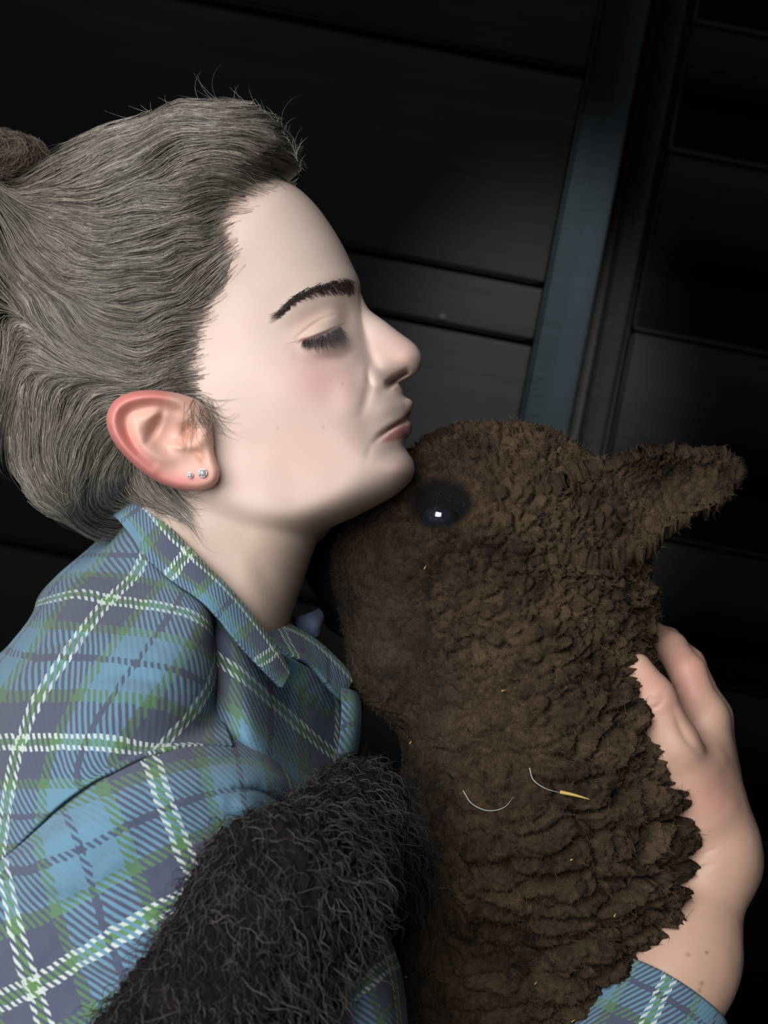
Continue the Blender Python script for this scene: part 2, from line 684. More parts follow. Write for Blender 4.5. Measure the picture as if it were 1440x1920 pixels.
def build_setting():
    # floor
    n = 60
    g = np.stack(np.meshgrid(np.linspace(-2.5, 2.5, n), np.linspace(-1.5, 2.2, n), indexing='ij'), -1).reshape(-1, 2)
    z = 0.008 * fbm(np.c_[g * 6, np.zeros(len(g))], 3) - 0.012
    q = (np.arange(n - 1)[:, None] * n + np.arange(n - 1)[None]).ravel()
    t = NT('earth_floor')
    nn = t.noise(18, 5, t.coord())
    t.link(t.mix(nn, (0.035, 0.028, 0.02), (0.10, 0.08, 0.05)), t.b.inputs['Base Color'])
    t.set(Roughness=0.95)
    o = mk('floor', np.c_[g, z], np.stack([q, q + n, q + n + 1, q + 1], -1), t.m, world=True)
    tag(o, kind='structure')
    # back wall: dark backing behind the joints, planks and upright boards as parts
    xpost = wpx(1075, 560, YW)[0]
    dark = mat_plain('wall_backing', (0.02, 0.018, 0.016), 0.95, 0.1)
    v, f = box_world(-2.5, 2.5, YW + 0.045, YW + 0.10, 0.0, 2.2)
    wall = tag(mk('wall_back', v, f, dark, world=True, smooth=False), kind='structure')
    # horizontal joints left of the post (world heights), taken from the photo
    js = sorted([wpx(870, 95, YW)[2], wpx(870, 508, YW)[2], wpx(880, 622, YW)[2], wpx(870, 905, YW)[2], wpx(870, 1185, YW)[2]])
    js = [0.01, 0.20] + [z for z in js if z > 0.25] + [1.62, 1.9, 2.15]
    js = sorted(js)
    xl = xpost - 0.028
    for i in range(len(js) - 1):
        dy = RNG.uniform(-0.004, 0.004)
        v, f = box_world(-2.5, xl, YW + dy, YW + 0.04, js[i] + 0.003, js[i + 1] - 0.004, 0.004)
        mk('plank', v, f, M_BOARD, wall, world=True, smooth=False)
    # nail in the upper plank
    nv = wpx(829, 596, YW)
    v, q, _, _ = tubes(np.array([[[nv[0], YW - 0.004, nv[2]], [nv[0], YW + 0.01, nv[2]]]]), np.array([0.005]), 8, False)
    cap = np.array([[i, (i + 1) % 8, 0] for i in range(1, 7)])
    mk('nail_head', v, [q, cap[:, ::-1]], dark, wall, world=True)
    # right of the post: one upright board, then planks behind it
    xs0 = wpx(1122, 560, YW)[0] + 0.012
    xs1 = wpx(1160, 720, YW)[0]
    v, f = box_world(xs0, xs1 - 0.005, YW + 0.004, YW + 0.04, 0.01, 2.15, 0.003)
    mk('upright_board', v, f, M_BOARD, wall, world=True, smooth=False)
    jr = sorted([0.01, 0.30, wpx(1400, 1300, YW)[2], wpx(1300, 1022, YW)[2], wpx(1300, 640, YW)[2], wpx(1350, 300, YW)[2], wpx(1350, 50, YW)[2], 1.6, 1.85, 2.15])
    for i in range(len(jr) - 1):
        v, f = box_world(xs1 + 0.005, 2.5, YW + RNG.uniform(0, 0.006), YW + 0.04, jr[i] + 0.002, jr[i + 1] - 0.003, 0.004)
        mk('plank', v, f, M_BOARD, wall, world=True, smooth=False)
    # the post
    x1 = wpx(1112, 560, YW - 0.05)[0]
    v, f = box_world(x1 - 0.062, x1, YW - 0.06, YW - 0.002, 0.0, 2.15, 0.004)
    tag(mk('trim_1', v, f, M_POST, world=True, smooth=False), kind='structure')


build_setting()

# ------------------------------------------------------------------ the person: head and neck
YH = 0.80                    # distance of the middle plane of her head
SH = S(YH)                   # metres per pixel in that plane
FACE = [(520, 336), (560, 356), (600, 395), (638, 452), (662, 500), (675, 530), (676, 556), (680, 585), (690, 630), (712, 680),
        (744, 715), (755, 732), (759, 744), (769, 749), (775, 757), (773, 768), (767, 781), (768, 789), (772, 798), (770, 813), (762, 823), (759, 836),
        (765, 848), (775, 865), (778, 882), (773, 898), (762, 911), (738, 931), (692, 956), (642, 980), (572, 1003), (500, 1006), (430, 985), (360, 955),
        (280, 930), (215, 890), (165, 830), (120, 760), (90, 680), (78, 590), (84, 490), (112, 402), (165, 330), (232, 275), (310, 248), (390, 252), (460, 285)]
NECK = [(330, 800), (560, 800), (612, 960), (598, 1005), (582, 1050), (562, 1110), (542, 1165), (525, 1220), (510, 1290), (380, 1290), (335, 1200), (300, 1040), (262, 940), (250, 860)]
NOSE = [(664, 545), (677, 552), (684, 567), (695, 583), (721, 602), (748, 623), (774, 642), (787, 658), (791, 675), (784, 696), (770, 707), (757, 714), (742, 722), (715, 728), (692, 722), (672, 690), (655, 640)]

# hairline as seen in the photo (near side), closed round the hair
HAIRLINE = [(585, 330), (600, 250), (540, 150), (300, 130), (80, 220), (-60, 400), (-80, 800), (-40, 1000), (80, 1060), (220, 1020), (300, 955), (308, 900), (320, 850), (345, 800), (392, 792), (398, 770), (392, 735), (384, 690), (386, 640), (402, 590),
            (424, 540), (446, 495), (448, 455), (440, 425), (455, 398), (490, 372), (525, 352), (552, 340)]


class Relief:
    """half of a left/right symmetric form: half-width over its side view, in pixels of the middle plane"""
    def __init__(s, x0, y0, x1, y1, st=2.0):
        s.x0, s.y0, s.st = x0, y0, st
        s.nx, s.ny = int((x1 - x0) / st) + 1, int((y1 - y0) / st) + 1
        gx, gy = np.meshgrid(x0 + st * np.arange(s.nx), y0 + st * np.arange(s.ny))
        s.q = np.stack([gx.ravel(), gy.ravel()], -1)
        s.h2 = np.full(len(s.q), -1e6)

    def add(s, poly, W, L, k=400.0, n=5):
        c = smooth_curve(poly, n, True)
        d = poly_sd(s.q, c)
        t = np.minimum(d / L, 1.0)
        h2 = np.where(t > -1, W ** 2 * t * (2 - t), -W ** 2 * 3)
        a = s.h2
        m = np.maximum(k - np.abs(a - h2), 0) / k
        s.h2 = np.maximum(a, h2) + m * m * k * 0.25

    def blur(s, sig):
        A = s.h2.reshape(s.ny, s.nx)
        r = int(3 * sig / s.st)
        ker = np.exp(-(np.arange(-r, r + 1) * s.st / sig) ** 2 / 2); ker /= ker.sum()
        P_ = np.pad(A, r, mode='edge')
        B = sum(ker[i] * P_[:, i:i + s.nx] for i in range(2 * r + 1))
        return sum(ker[i] * B[i:i + s.ny, :] for i in range(2 * r + 1)).ravel()

    def at(s, x, y, A=None):
        A = (s.h2 if A is None else A).reshape(s.ny, s.nx)
        fx = np.clip((x - s.x0) / s.st, 0, s.nx - 1.001)
        fy = np.clip((y - s.y0) / s.st, 0, s.ny - 1.001)
        i, j = fx.astype(int), fy.astype(int)
        a, b = fx - i, fy - j
        return (A[j, i] * (1 - a) + A[j, i + 1] * a) * (1 - b) + (A[j + 1, i] * (1 - a) + A[j + 1, i + 1] * a) * b

    def polar(s, cx, cy, nt, nr, rmax=1000, warp=None):
        """verts (u,v) of a polar grid out to the zero line"""
        th = np.linspace(0, 2 * math.pi, nt, endpoint=False)
        if warp is not None: th = warp
        rr = np.arange(1, rmax, 0.5)
        X = cx + np.cos(th)[:, None] * rr[None]
        Y = cy + np.sin(th)[:, None] * rr[None]
        H = s.at(X, Y)
        inside = (X > s.x0) & (X < s.x0 + s.st * (s.nx - 2)) & (Y > s.y0) & (Y < s.y0 + s.st * (s.ny - 2)) & (H > 0)
        last = (rr.size - 1 - np.argmax(inside[:, ::-1], axis=1))
        R = rr[last]
        ph = np.linspace(0, 1, nr + 1)[1:]
        rho = np.sin(ph * math.pi / 2) ** 0.9
        u = cx + np.cos(th)[:, None] * R[:, None] * rho[None]
        v = cy + np.sin(th)[:, None] * R[:, None] * rho[None]
        return th, u, v


def mirror_polar(u, v, H, cu, cv, Hc, yc, sc):
    """closed symmetric mesh from polar grids; u,v,H (nt,nr) in pixels of the middle plane"""
    nt, nr = u.shape
    H = H.copy(); H[:, -1] = 0
    near = np.stack([(u - 720) * sc, yc - H * sc, (960 - v) * sc], -1).reshape(-1, 3)
    far = np.stack([(u - 720) * sc, yc + H * sc, (960 - v) * sc], -1)[:, :-1].reshape(-1, 3)
    cn = np.array([[(cu - 720) * sc, yc - Hc * sc, (960 - cv) * sc]])
    cf = np.array([[(cu - 720) * sc, yc + Hc * sc, (960 - cv) * sc]])
    verts = np.concatenate([near, far, cn, cf])
    I = np.arange(nt)[:, None] * nr + np.arange(nr)[None]
    J = nt * nr + np.arange(nt)[:, None] * (nr - 1) + np.arange(nr - 1)[None]
    J = np.concatenate([J, I[:, -1:]], 1)
    nx = np.roll(np.arange(nt), -1)
    q1 = np.stack([I[:, :-1], I[:, 1:], I[nx][:, 1:], I[nx][:, :-1]], -1).reshape(-1, 4)
    q2 = np.stack([J[:, :-1], J[nx][:, :-1], J[nx][:, 1:], J[:, 1:]], -1).reshape(-1, 4)
    c0 = len(verts) - 2
    t1 = np.stack([np.full(nt, c0), I[:, 0], I[nx, 0]], -1)
    t2 = np.stack([np.full(nt, c0 + 1), J[nx, 0], J[:, 0]], -1)
    return verts, [q1, q2, t1, t2]


head = Relief(0, 180, 860, 1360)
q = head.q
Wf = rbf([(300, 480), (180, 500), (480, 420), (600, 430), (560, 600), (640, 620), (600, 740), (480, 720), (700, 800), (760, 800), (620, 850), (760, 890), (500, 900), (420, 820), (300, 800)],
         [255, 245, 225, 215, 205, 190, 200, 222, 172, 150, 185, 150, 188, 208, 215], q, 110)
Lf = rbf([(300, 480), (600, 430), (560, 600), (600, 740), (700, 800), (760, 800), (620, 900), (740, 890), (500, 950), (400, 930), (250, 850), (600, 960), (680, 935), (560, 880)],
         [230, 215, 220, 215, 190, 150, 60, 72, 48, 70, 200, 40, 52, 80], q, 80)
head.add(FACE, Wf, Lf)
head.h2 = np.where(np.abs(head.h2) < 1e5, head.h2, -4e5)
head.add(NECK, np.full(len(q), 178.0), np.full(len(q), 105.0), 16000.0)
Wn = rbf([(670, 560), (690, 600), (720, 640), (760, 660), (720, 700), (690, 700), (780, 680)], [46, 48, 54, 58, 78, 84, 56], q, 40)
Ln = rbf([(670, 560), (690, 600), (720, 640), (760, 660), (720, 700), (690, 700), (780, 680)], [44, 44, 46, 46, 52, 54, 46], q, 40)
head.add(NOSE, Wn, Ln, 900.0)
b = head.blur(5.0)
# the silhouette stays crisp, the interior is softened
mix = sstep(0, 3000, head.h2)
head.h2 = head.h2 * (1 - mix) + b * mix
b2 = head.blur(12.0)
mix2 = sstep(300, 4500, head.h2) * np.clip(1.2 * blob(head.q[:, 0], head.q[:, 1], 730, 800, 70, 75), 0, 1) * sstep(722, 745, head.q[:, 1])
head.h2 = head.h2 * (1 - mix2) + b2 * mix2

# denser rays across the face
thf = np.concatenate([np.linspace(-0.95, 0.75, 380, endpoint=False), np.linspace(0.75, 1.15, 40, endpoint=False),
                      np.linspace(1.15, 1.95, 190, endpoint=False), np.linspace(1.95, 2 * math.pi - 0.95, 90, endpoint=False)])
HCX, HCY = 430.0, 690.0
_, hu, hv = head.polar(HCX, HCY, 0, 210, warp=thf)
H0 = np.sqrt(np.maximum(head.at(hu, hv), 0))
Hc = math.sqrt(head.at(np.array([HCX]), np.array([HCY]))[0])


def proj_relief(u, v, H):
    k = YH / (YH - H * SH)
    return 720 + (u - 720) * k, 960 + (v - 960) * k


fx, fy = proj_relief(hu, hv, H0)
D = np.zeros_like(H0)
B = lambda *a: blob(fx, fy, *a)
K = lambda pts, wd, tp=0.15: stroke(fx, fy, pts, wd, tp)
edge = sstep(0, 28, H0)
# brow, socket, lids
D += 4 * K([(530, 596), (560, 560), (610, 535), (662, 532)], 20)
D += -14 * B(651, 590, 20, 26) - 8 * B(592, 592, 50, 17, -24) - 5 * B(655, 625, 20, 34)
D += 16 * B(607, 622, 40, 27, -18)
lash = [(556, 640), (585, 632), (612, 622), (634, 610)]
dl, tl, sl_ = line_d(fx, fy, lash)
below = np.where(sl_ > 0, dl, -dl)                       # positive below the lid margin
D += -9 * sstep(-2, 5, below) * np.exp(-(np.maximum(below - 12, 0) / 14) ** 2) * blob(fx, fy, 602, 632, 40, 22, -14)
D += -5.0 * K([(556, 634), (575, 618), (600, 601), (626, 591)], 4.0)
D += 4 * K([(566, 652), (600, 658), (636, 652)], 9)
D += -5 * K([(560, 668), (600, 676), (645, 668), (665, 650)], 11)
# cheek, folds
D += 9 * B(585, 715, 75, 60) + 7 * B(652, 738, 26, 38)
dn, tn, sn = line_d(fx, fy, [(694, 690), (692, 720), (687, 748), (678, 775)])
D += -6 * np.exp(-(dn / 10) ** 2) * (0.3 + 0.7 * np.sin(np.pi * np.clip(tn, 0, 1)))
D += -1.8 * K([(698, 831), (692, 847), (687, 862)], 7) + 4 * B(725, 768, 22, 16)
D += -2 * B(690, 800, 18, 34)
# nose wing, nostril
D += 12 * B(711, 703, 26, 24) - 4 * K([(692, 683), (690, 700), (694, 718), (708, 727)], 6, .1)
D += 4 * B(765, 672, 24, 24)
D += -34 * K([(731, 719), (746, 710), (762, 700)], 6.5, 0)
D += -6 * K([(700, 731), (722, 732), (742, 729)], 8)
# mouth
mouth = [(698, 830), (716, 814), (742, 798), (776, 785)]
dm, tm, sm_ = line_d(fx, fy, mouth)
D += -9 * np.exp(-(dm / 5.5) ** 2) * sstep(-.12, .5, tm)
D += 4 * K([(734, 822), (750, 814), (772, 805)], 12, .2) + 2 * K([(716, 804), (742, 785), (776, 768)], 9, .2)
D += -4 * B(742, 845, 24, 14, -20) + 6 * B(752, 885, 30, 26)
# jaw line, neck muscle, hollow
D += -4 * B(520, 995, 90, 24, 12) + 4 * B(470, 1085, 26, 90, -32)
D += -4 * B(500, 1090, 24, 60, -30)
H1 = np.maximum(H0 + D * edge * (0.35 + 0.65 * sstep(20, 60, H0)), 0)
Hc1 = Hc
hv_, hf_ = mirror_polar(hu, hv, H1, HCX, HCY, Hc1, YH, SH)

# skin colour: shade painted in nostril and mouth line; pigment of base, blush, lips, ear, stubble of fine colour variation
def skin_colour(x, y, n):
    c = np.tile(lin((222, 197, 182)), (n, 1))
    def put(col, m):
        nonlocal c
        m = np.clip(m, 0, 1)[:, None]
        c = c * (1 - m) + lin(col) * m
    bb = lambda *a: blob(x, y, *a)
    kk = lambda pts, wd, tp=0.15: stroke(x, y, pts, wd, tp)
    put((222, 160, 156), 0.50 * bb(600, 715, 70, 55, 10))
    put((224, 172, 160), 0.35 * bb(560, 850, 110, 60))
    put((222, 168, 158), 0.45 * bb(752, 660, 45, 40))
    put((222, 165, 155), 0.40 * bb(760, 885, 26, 26))
    put((225, 205, 188), 0.5 * bb(520, 480, 120, 90))
    put((206, 170, 150), 0.6 * bb(590, 600, 45, 22, -25))
    put((170, 100, 92), 0.7 * kk([(556, 640), (570, 637), (590, 634)], 5))
    put((205, 150, 150), 0.35 * bb(605, 672, 40, 14))
    put((192, 126, 122), 0.95 * (sstep(7, 0, line_d(x, y, [(720, 826), (745, 814), (772, 806)])[0] - 9 * sstep(706, 765, x))) * sstep(700, 730, x))
    put((150, 84, 82), 0.9 * (sstep(5, 0, line_d(x, y, [(728, 804), (750, 790), (774, 774)])[0] - 2.5 * sstep(715, 770, x))))
    put((92, 40, 40), 0.9 * kk([(699, 829), (716, 814), (742, 798), (778, 784)], 3.6, .08))  # dark of the gap between the lips, painted in
    put((70, 34, 32), 0.9 * kk([(732, 718), (746, 710), (762, 701)], 6, 0))  # shade inside the nostril, painted as a dark stroke
    for mx, my, r in ((606, 801, 2.8), (520, 803, 2.2), (642, 720, 2)):
        put((180, 130, 114), 0.6 * bb(mx, my, r, r))
    dh = poly_sd(np.stack([x, y], -1), smooth_curve(HAIRLINE, 6, True))
    put((118, 100, 88), 0.85 * sstep(-4, 42, dh + 9 * vnoise(np.stack([x / 16, y / 16, 0 * x], -1), 2)))
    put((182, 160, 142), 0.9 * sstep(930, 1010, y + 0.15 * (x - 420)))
    return c


vx, vy = proj(hv_)
hv_near = hv_[:, 1] <= YH + 1e-6
# the far side takes the colours of its mirror point
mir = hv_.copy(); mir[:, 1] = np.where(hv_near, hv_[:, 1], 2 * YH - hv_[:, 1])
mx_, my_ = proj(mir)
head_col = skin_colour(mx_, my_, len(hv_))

# ---- ear: own relief, lying against the side of the head and lifting off towards the back
EAR = [(352, 742), (318, 734), (285, 731), (250, 734), (222, 745), (204, 766), (199, 790), (206, 816), (222, 842), (246, 868), (272, 890), (302, 907), (335, 918), (366, 921), (394, 915), (409, 901), (412, 882), (407, 866), (402, 848), (400, 820), (395, 785), (380, 757)]


def build_ear():
    r = Relief(180, 710, 430, 940, 1.0)
    c = smooth_curve(EAR, 8, True)
    d = poly_sd(r.q, c)
    r.h2 = d
    nt, nr = 160, 66
    _, u, v = r.polar(305, 830, nt, nr, 260)
    dd = np.maximum(r.at(u, v), 0)
    x, y = u, v
    helix, th_, _ = line_d(x, y, [(372, 790), (340, 757), (300, 744), (258, 746), (224, 760), (212, 788), (222, 822), (250, 856), (284, 884)])
    rim = np.exp(-(helix / 13) ** 2) * sstep(-.15, .2, th_) * sstep(-.25, .4, 1 - th_)
    scapha = stroke(x, y, [(330, 770), (275, 764), (240, 778), (238, 805), (255, 838), (285, 868)], 10, .2)
    anti = stroke(x, y, [(262, 790), (262, 815), (280, 845), (310, 860), (338, 852)], 15, .12)
    anti += 0.8 * stroke(x, y, [(262, 800), (285, 780), (310, 772)], 12, .1)
    concha = blob(x, y, 312, 812, 34, 30, 20) + 0.8 * stroke(x, y, [(304, 775), (292, 800), (276, 830)], 8, .15)
    tragus = blob(x, y, 374, 826, 15, 18, 20)
    anttr = blob(x, y, 336, 838, 20, 9, 10)
    notch = stroke(x, y, [(352, 842), (372, 850), (380, 862)], 7, .1)
    lobe = blob(x, y, 368, 893, 38, 22)
    canal = blob(x, y, 352, 806, 12, 14)
    h = 26 + 15 * rim - 9 * scapha + 11 * anti - 17 * concha + 13 * tragus + 11 * anttr - 9 * notch + 7 * lobe - 16 * canal
    # rounded edge
    e = np.clip(dd / 15, 0, 1)
    h = h * np.sqrt(np.maximum(e * (2 - e), 0))
    # base plane: touches the head in front, 46 px clear at the back
    lift = 4 + 44 * sstep(400, 205, x + 0.35 * (y - 820))
    base_y = ear_base(x, y)
    yf = base_y - (h + lift) * SH
    ybk = base_y - (lift - 6) * SH + 0.002
    near = P(x, y, yf).reshape(-1, 3)
    back = P(x, y, np.maximum(ybk, yf))[:, :-1].reshape(-1, 3)
    c0 = np.array([[305.0, 830.0]])
    yc = ear_base(c0[:, 0], c0[:, 1])
    cn, cb = P(305, 830, yc[0] - 30 * SH)[None], P(305, 830, yc[0])[None]
    verts = np.concatenate([near, back, cn, cb])
    I = np.arange(nt)[:, None] * nr + np.arange(nr)[None]
    J = nt * nr + np.arange(nt)[:, None] * (nr - 1) + np.arange(nr - 1)[None]
    J = np.concatenate([J, I[:, -1:]], 1)
    nx = np.roll(np.arange(nt), -1)
    q1 = np.stack([I[:, :-1], I[:, 1:], I[nx][:, 1:], I[nx][:, :-1]], -1).reshape(-1, 4)
    q2 = np.stack([J[:, :-1], J[nx][:, :-1], J[nx][:, 1:], J[:, 1:]], -1).reshape(-1, 4)
    t1 = np.stack([np.full(nt, len(verts) - 2), I[:, 0], I[nx, 0]], -1)
    # centre of the near sheet follows its neighbours
    verts[-2] = verts[I[:, 0]].mean(0)
    verts[-1] = verts[J[:, 0]].mean(0)
    t2 = np.stack([np.full(nt, len(verts) - 1), J[nx, 0], J[:, 0]], -1)
    px, py = proj(verts)
    col = np.tile(lin((224, 178, 158)), (len(verts), 1))
    def put(cc, m):
        nonlocal col
        m = np.clip(m, 0, 1)[:, None]
        col = col * (1 - m) + lin(cc) * m
    put((222, 128, 120), 0.9 * stroke(px, py, [(300, 740), (250, 740), (212, 765), (205, 795), (222, 832), (255, 868), (300, 900), (345, 916)], 22, 0))
    put((196, 96, 92), 0.7 * stroke(px, py, [(240, 775), (232, 800), (250, 838), (285, 870)], 9, .1))
    put((226, 150, 142), 0.6 * blob(px, py, 370, 900, 45, 20))
    put((190, 120, 96), 0.6 * blob(px, py, 350, 815, 16, 16) + 0.7 * blob(px, py, 379, 857, 6, 11))
    return verts, [q1, q2, t1, t2], col


DM_FACE = DepthMap(hv_[hv_near])


def ear_base(x, y):
    return np.full(np.shape(x), 0.735) + 0.00006 * (300 - np.asarray(x)) * 0 + 0.0


ear_v, ear_f, ear_c = build_ear()
far_ear = ear_v.copy()
far_ear[:, 1] = 2 * YH - far_ear[:, 1]
far_f = [f[:, ::-1] for f in ear_f]

# ------------------------------------------------------------------ hair
HAIR_OUT = [(572, 322), (560, 285), (536, 240), (495, 210), (440, 196), (380, 200), (330, 208), (270, 230), (205, 258), (150, 300), (108, 350), (78, 400), (48, 465), (30, 540), (22, 620), (20, 700), (22, 780), (30, 850),
            (44, 905), (75, 950), (120, 975), (180, 975), (235, 955), (285, 925), (330, 900), (420, 900), (520, 800), (590, 600), (570, 450), (552, 385), (556, 345)]
hr = Relief(-20, 150, 700, 1040)
Wh = rbf([(300, 480), (150, 500), (480, 350), (560, 320), (420, 600), (300, 750), (150, 780), (120, 900), (220, 900)], [276, 262, 240, 205, 236, 245, 215, 150, 165], hr.q, 110)
Lh = rbf([(300, 480), (150, 500), (480, 350), (560, 320), (420, 600), (300, 750), (150, 780), (120, 900), (220, 900)], [215, 215, 180, 120, 220, 200, 150, 110, 110], hr.q, 110)
hr.add(HAIR_OUT, Wh, Lh)
hr.h2 = np.where(np.abs(hr.h2) < 1e5, hr.h2, -4e5)
bl = hr.blur(7.0)
mixh = sstep(0, 6000, hr.h2)
hr.h2 = hr.h2 * (1 - mixh) + bl * mixh

# combing direction in the photo: swept back to the knot at the crown, loose roll over the nape
FLOW = [((560, 325), (-.5, -.9)), ((535, 260), (-.75, -.65)), ((470, 225), (-1, -.15)), ((390, 215), (-1, .05)), ((300, 240), (-1, .25)), ((200, 280), (-.9, .4)), ((120, 350), (-.9, .35)),
        ((500, 345), (-.95, -.35)), ((420, 310), (-1, -.12)), ((330, 320), (-1, .12)), ((230, 350), (-1, .15)), ((120, 400), (-.9, .1)),
        ((445, 420), (-.9, .45)), ((360, 400), (-1, .2)), ((260, 430), (-1, .05)), ((150, 440), (-.9, -.15)), ((60, 440), (-.6, -.7)),
        ((430, 500), (-.75, .65)), ((360, 520), (-.9, .4)), ((265, 545), (-1, .02)), ((177, 530), (-.92, -.35)), ((90, 490), (-.65, -.75)),
        ((400, 600), (-.85, .5)), ((330, 620), (-.97, .22)), ((230, 630), (-1, -.08)), ((140, 600), (-.85, -.45)), ((60, 560), (-.4, -.9)),
        ((388, 690), (-.8, .6)), ((330, 705), (-.98, .2)), ((250, 715), (-1, .0)), ((160, 690), (-.85, -.4)), ((80, 650), (-.5, -.85)), ((30, 640), (-.2, .95)),
        ((385, 765), (-.85, -.5)), ((320, 745), (-.95, -.1)), ((220, 760), (-.8, .55)), ((130, 760), (-.5, .85)), ((50, 760), (-.15, 1)),
        ((230, 850), (-.35, .95)), ((150, 860), (-.3, .95)), ((60, 870), (.1, 1)), ((30, 850), (.05, 1)),
        ((80, 950), (.7, .6)), ((150, 985), (1, .05)), ((220, 965), (.9, -.4)), ((180, 920), (.2, .9)), ((110, 910), (.1, 1)), ((280, 920), (.6, .7)), ((290, 860), (.1, 1))]
FP = np.array([f[0] for f in FLOW], float)
FV = np.array([f[1] for f in FLOW], float)
gx, gy = np.meshgrid(np.arange(-60, 640, 2.0), np.arange(140, 1080, 2.0))
fshape = gx.shape
fv = rbf(FP, FV, np.stack([gx.ravel(), gy.ravel()], -1), 48)
gq = np.stack([gx.ravel() / 45, gy.ravel() / 45, np.zeros(gx.size)], -1)
ang = 0.42 * fbm(gq * 0.6, 2, 5) + 0.07 * vnoise(gq * 3, 9)
fv /= np.maximum(np.linalg.norm(fv, axis=1, keepdims=True), 1e-9)
fv = np.stack([fv[:, 0] * np.cos(ang) - fv[:, 1] * np.sin(ang), fv[:, 0] * np.sin(ang) + fv[:, 1] * np.cos(ang)], -1).reshape(*fshape, 2)


def samp(A, x, y):
    i = np.clip((x + 60) / 2, 0, fshape[1] - 1.01)
    j = np.clip((y - 140) / 2, 0, fshape[0] - 1.01)
    a, b_ = i.astype(int), j.astype(int)
    u_, v_ = i - a, j - b_
    if A.ndim == 3: u_, v_ = u_[..., None], v_[..., None]
    return (A[b_, a] * (1 - u_) + A[b_, a + 1] * u_) * (1 - v_) + (A[b_ + 1, a] * (1 - u_) + A[b_ + 1, a + 1] * u_) * v_


def lic(noise, steps, h=3.0):
    acc = noise.copy(); wsum = 1.0
    for sgn in (1, -1):
        x, y = gx.copy(), gy.copy()
        for _ in range(steps):
            d = samp(fv, x, y)
            x = x + sgn * h * d[..., 0]; y = y + sgn * h * d[..., 1]
            acc += samp(noise, x, y)
    acc /= (2 * steps + 1)
    return (acc - acc.mean()) / acc.std()


npts = np.stack([gx.ravel() / 7, gy.ravel() / 7, np.zeros(gx.size)], -1)
LIC_F = lic(RNG.standard_normal(fshape), 14)
LIC_C = lic(vnoise(npts, 3).reshape(fshape), 20)
LIC_B = lic(vnoise(npts * 0.38, 4).reshape(fshape), 22)

HHX, HHY = 260.0, 600.0
_, au, av = hr.polar(HHX, HHY, 440, 160)
A0 = np.sqrt(np.maximum(hr.at(au, av), 0))
ax_, ay_ = proj_relief(au, av, A0)
hl = smooth_curve(HAIRLINE, 6, True)
din = poly_sd(np.stack([ax_.ravel(), ay_.ravel()], -1), hl).reshape(au.shape)
skin_h = np.sqrt(np.maximum(head.at(au, av), 0))
mcap = sstep(22, 85, din)
rel = 3.2 * np.clip(samp(LIC_C, ax_, ay_), -2.5, 2.5) + 5.0 * np.clip(samp(LIC_B, ax_, ay_), -2.2, 2.2) + 1.2 * np.clip(samp(LIC_F, ax_, ay_), -2.5, 2.5)
A1 = (skin_h - 7) * (1 - mcap) + (np.maximum(A0, skin_h + 3) + rel * sstep(0, 60, A0)) * mcap
A1 = np.where(din < 8, np.minimum(A1, skin_h - 10), A1)
A1 = np.maximum(A1, 0)
cap_v, cap_f = mirror_polar(au, av, A1, HHX, HHY, math.sqrt(hr.at(np.array([HHX]), np.array([HHY]))[0]), YH, SH)
cm = cap_v.copy(); cm[:, 1] = np.where(cap_v[:, 1] > YH, 2 * YH - cap_v[:, 1], cap_v[:, 1])
cpx, cpy = proj(cm)
tone = np.clip(0.5 + 0.16 * samp(LIC_B, cpx, cpy) + 0.2 * samp(LIC_C, cpx, cpy) + 0.14 * samp(LIC_F, cpx, cpy), 0, 1)[:, None]
cap_c = lin((70, 62, 55)) * (1 - tone) + lin((150, 140, 127)) * tone
DM_HAIR = DepthMap(cap_v[cap_v[:, 1] <= YH])


def trace(sx, sy, k, step):
    xs, ys = [sx], [sy]
    x, y = sx.copy(), sy.copy()
    for _ in range(k - 1):
        d = samp(fv, x, y)
        x = x + step * d[:, 0]; y = y + step * d[:, 1]
        xs.append(x); ys.append(y)
    return np.stack(xs, 1), np.stack(ys, 1)


def hair_strands(n, k, lo, hi, rad, lift, inner=0.0, band=None, curl=1.5):
    sx, sy = RNG.uniform(0, 580, n * 3), RNG.uniform(185, 1000, n * 3)
    d = poly_sd(np.stack([sx, sy], -1), hl)
    ok = d > inner
    if band: ok &= d < band
    dep = DM_HAIR(sx, sy)
    ok &= dep < 5
    sx, sy = sx[ok][:n], sy[ok][:n]
    m = len(sx)
    L = RNG.uniform(lo, hi, m)
    x, y = trace(sx, sy, k, (L / (k - 1)))
    t = np.linspace(0, 1, k)[None]
    ph = RNG.uniform(0, 6.28, (m, 1))
    x = x + curl * np.sin(t * RNG.uniform(2, 7, (m, 1)) + ph) * RNG.normal(0, 1, (m, 1))
    y = y + curl * np.cos(t * RNG.uniform(2, 7, (m, 1)) + ph) * RNG.normal(0, 1, (m, 1))
    z = np.minimum(DM_HAIR(x, y), DM_FACE(x, y))
    # smooth the depths along the strand; strands that run off the outline bend round behind
    for i in range(k):
        bad = z[:, i] > 5
        z[:, i] = np.where(bad, (z[:, i - 1] + 0.006) if i else 0.8, z[:, i])
    for _ in range(3):
        z[:, 1:-1] = (z[:, :-2] + 2 * z[:, 1:-1] + z[:, 2:]) / 4
    lf = RNG.uniform(0.2, 1, (m, 1)) ** 2 * lift
    z = z - 0.0004 - lf * np.sin(t * np.pi * 0.9 + 0.15)
    return P(x, y, z), RNG.uniform(0.6, 1.2, m) * rad


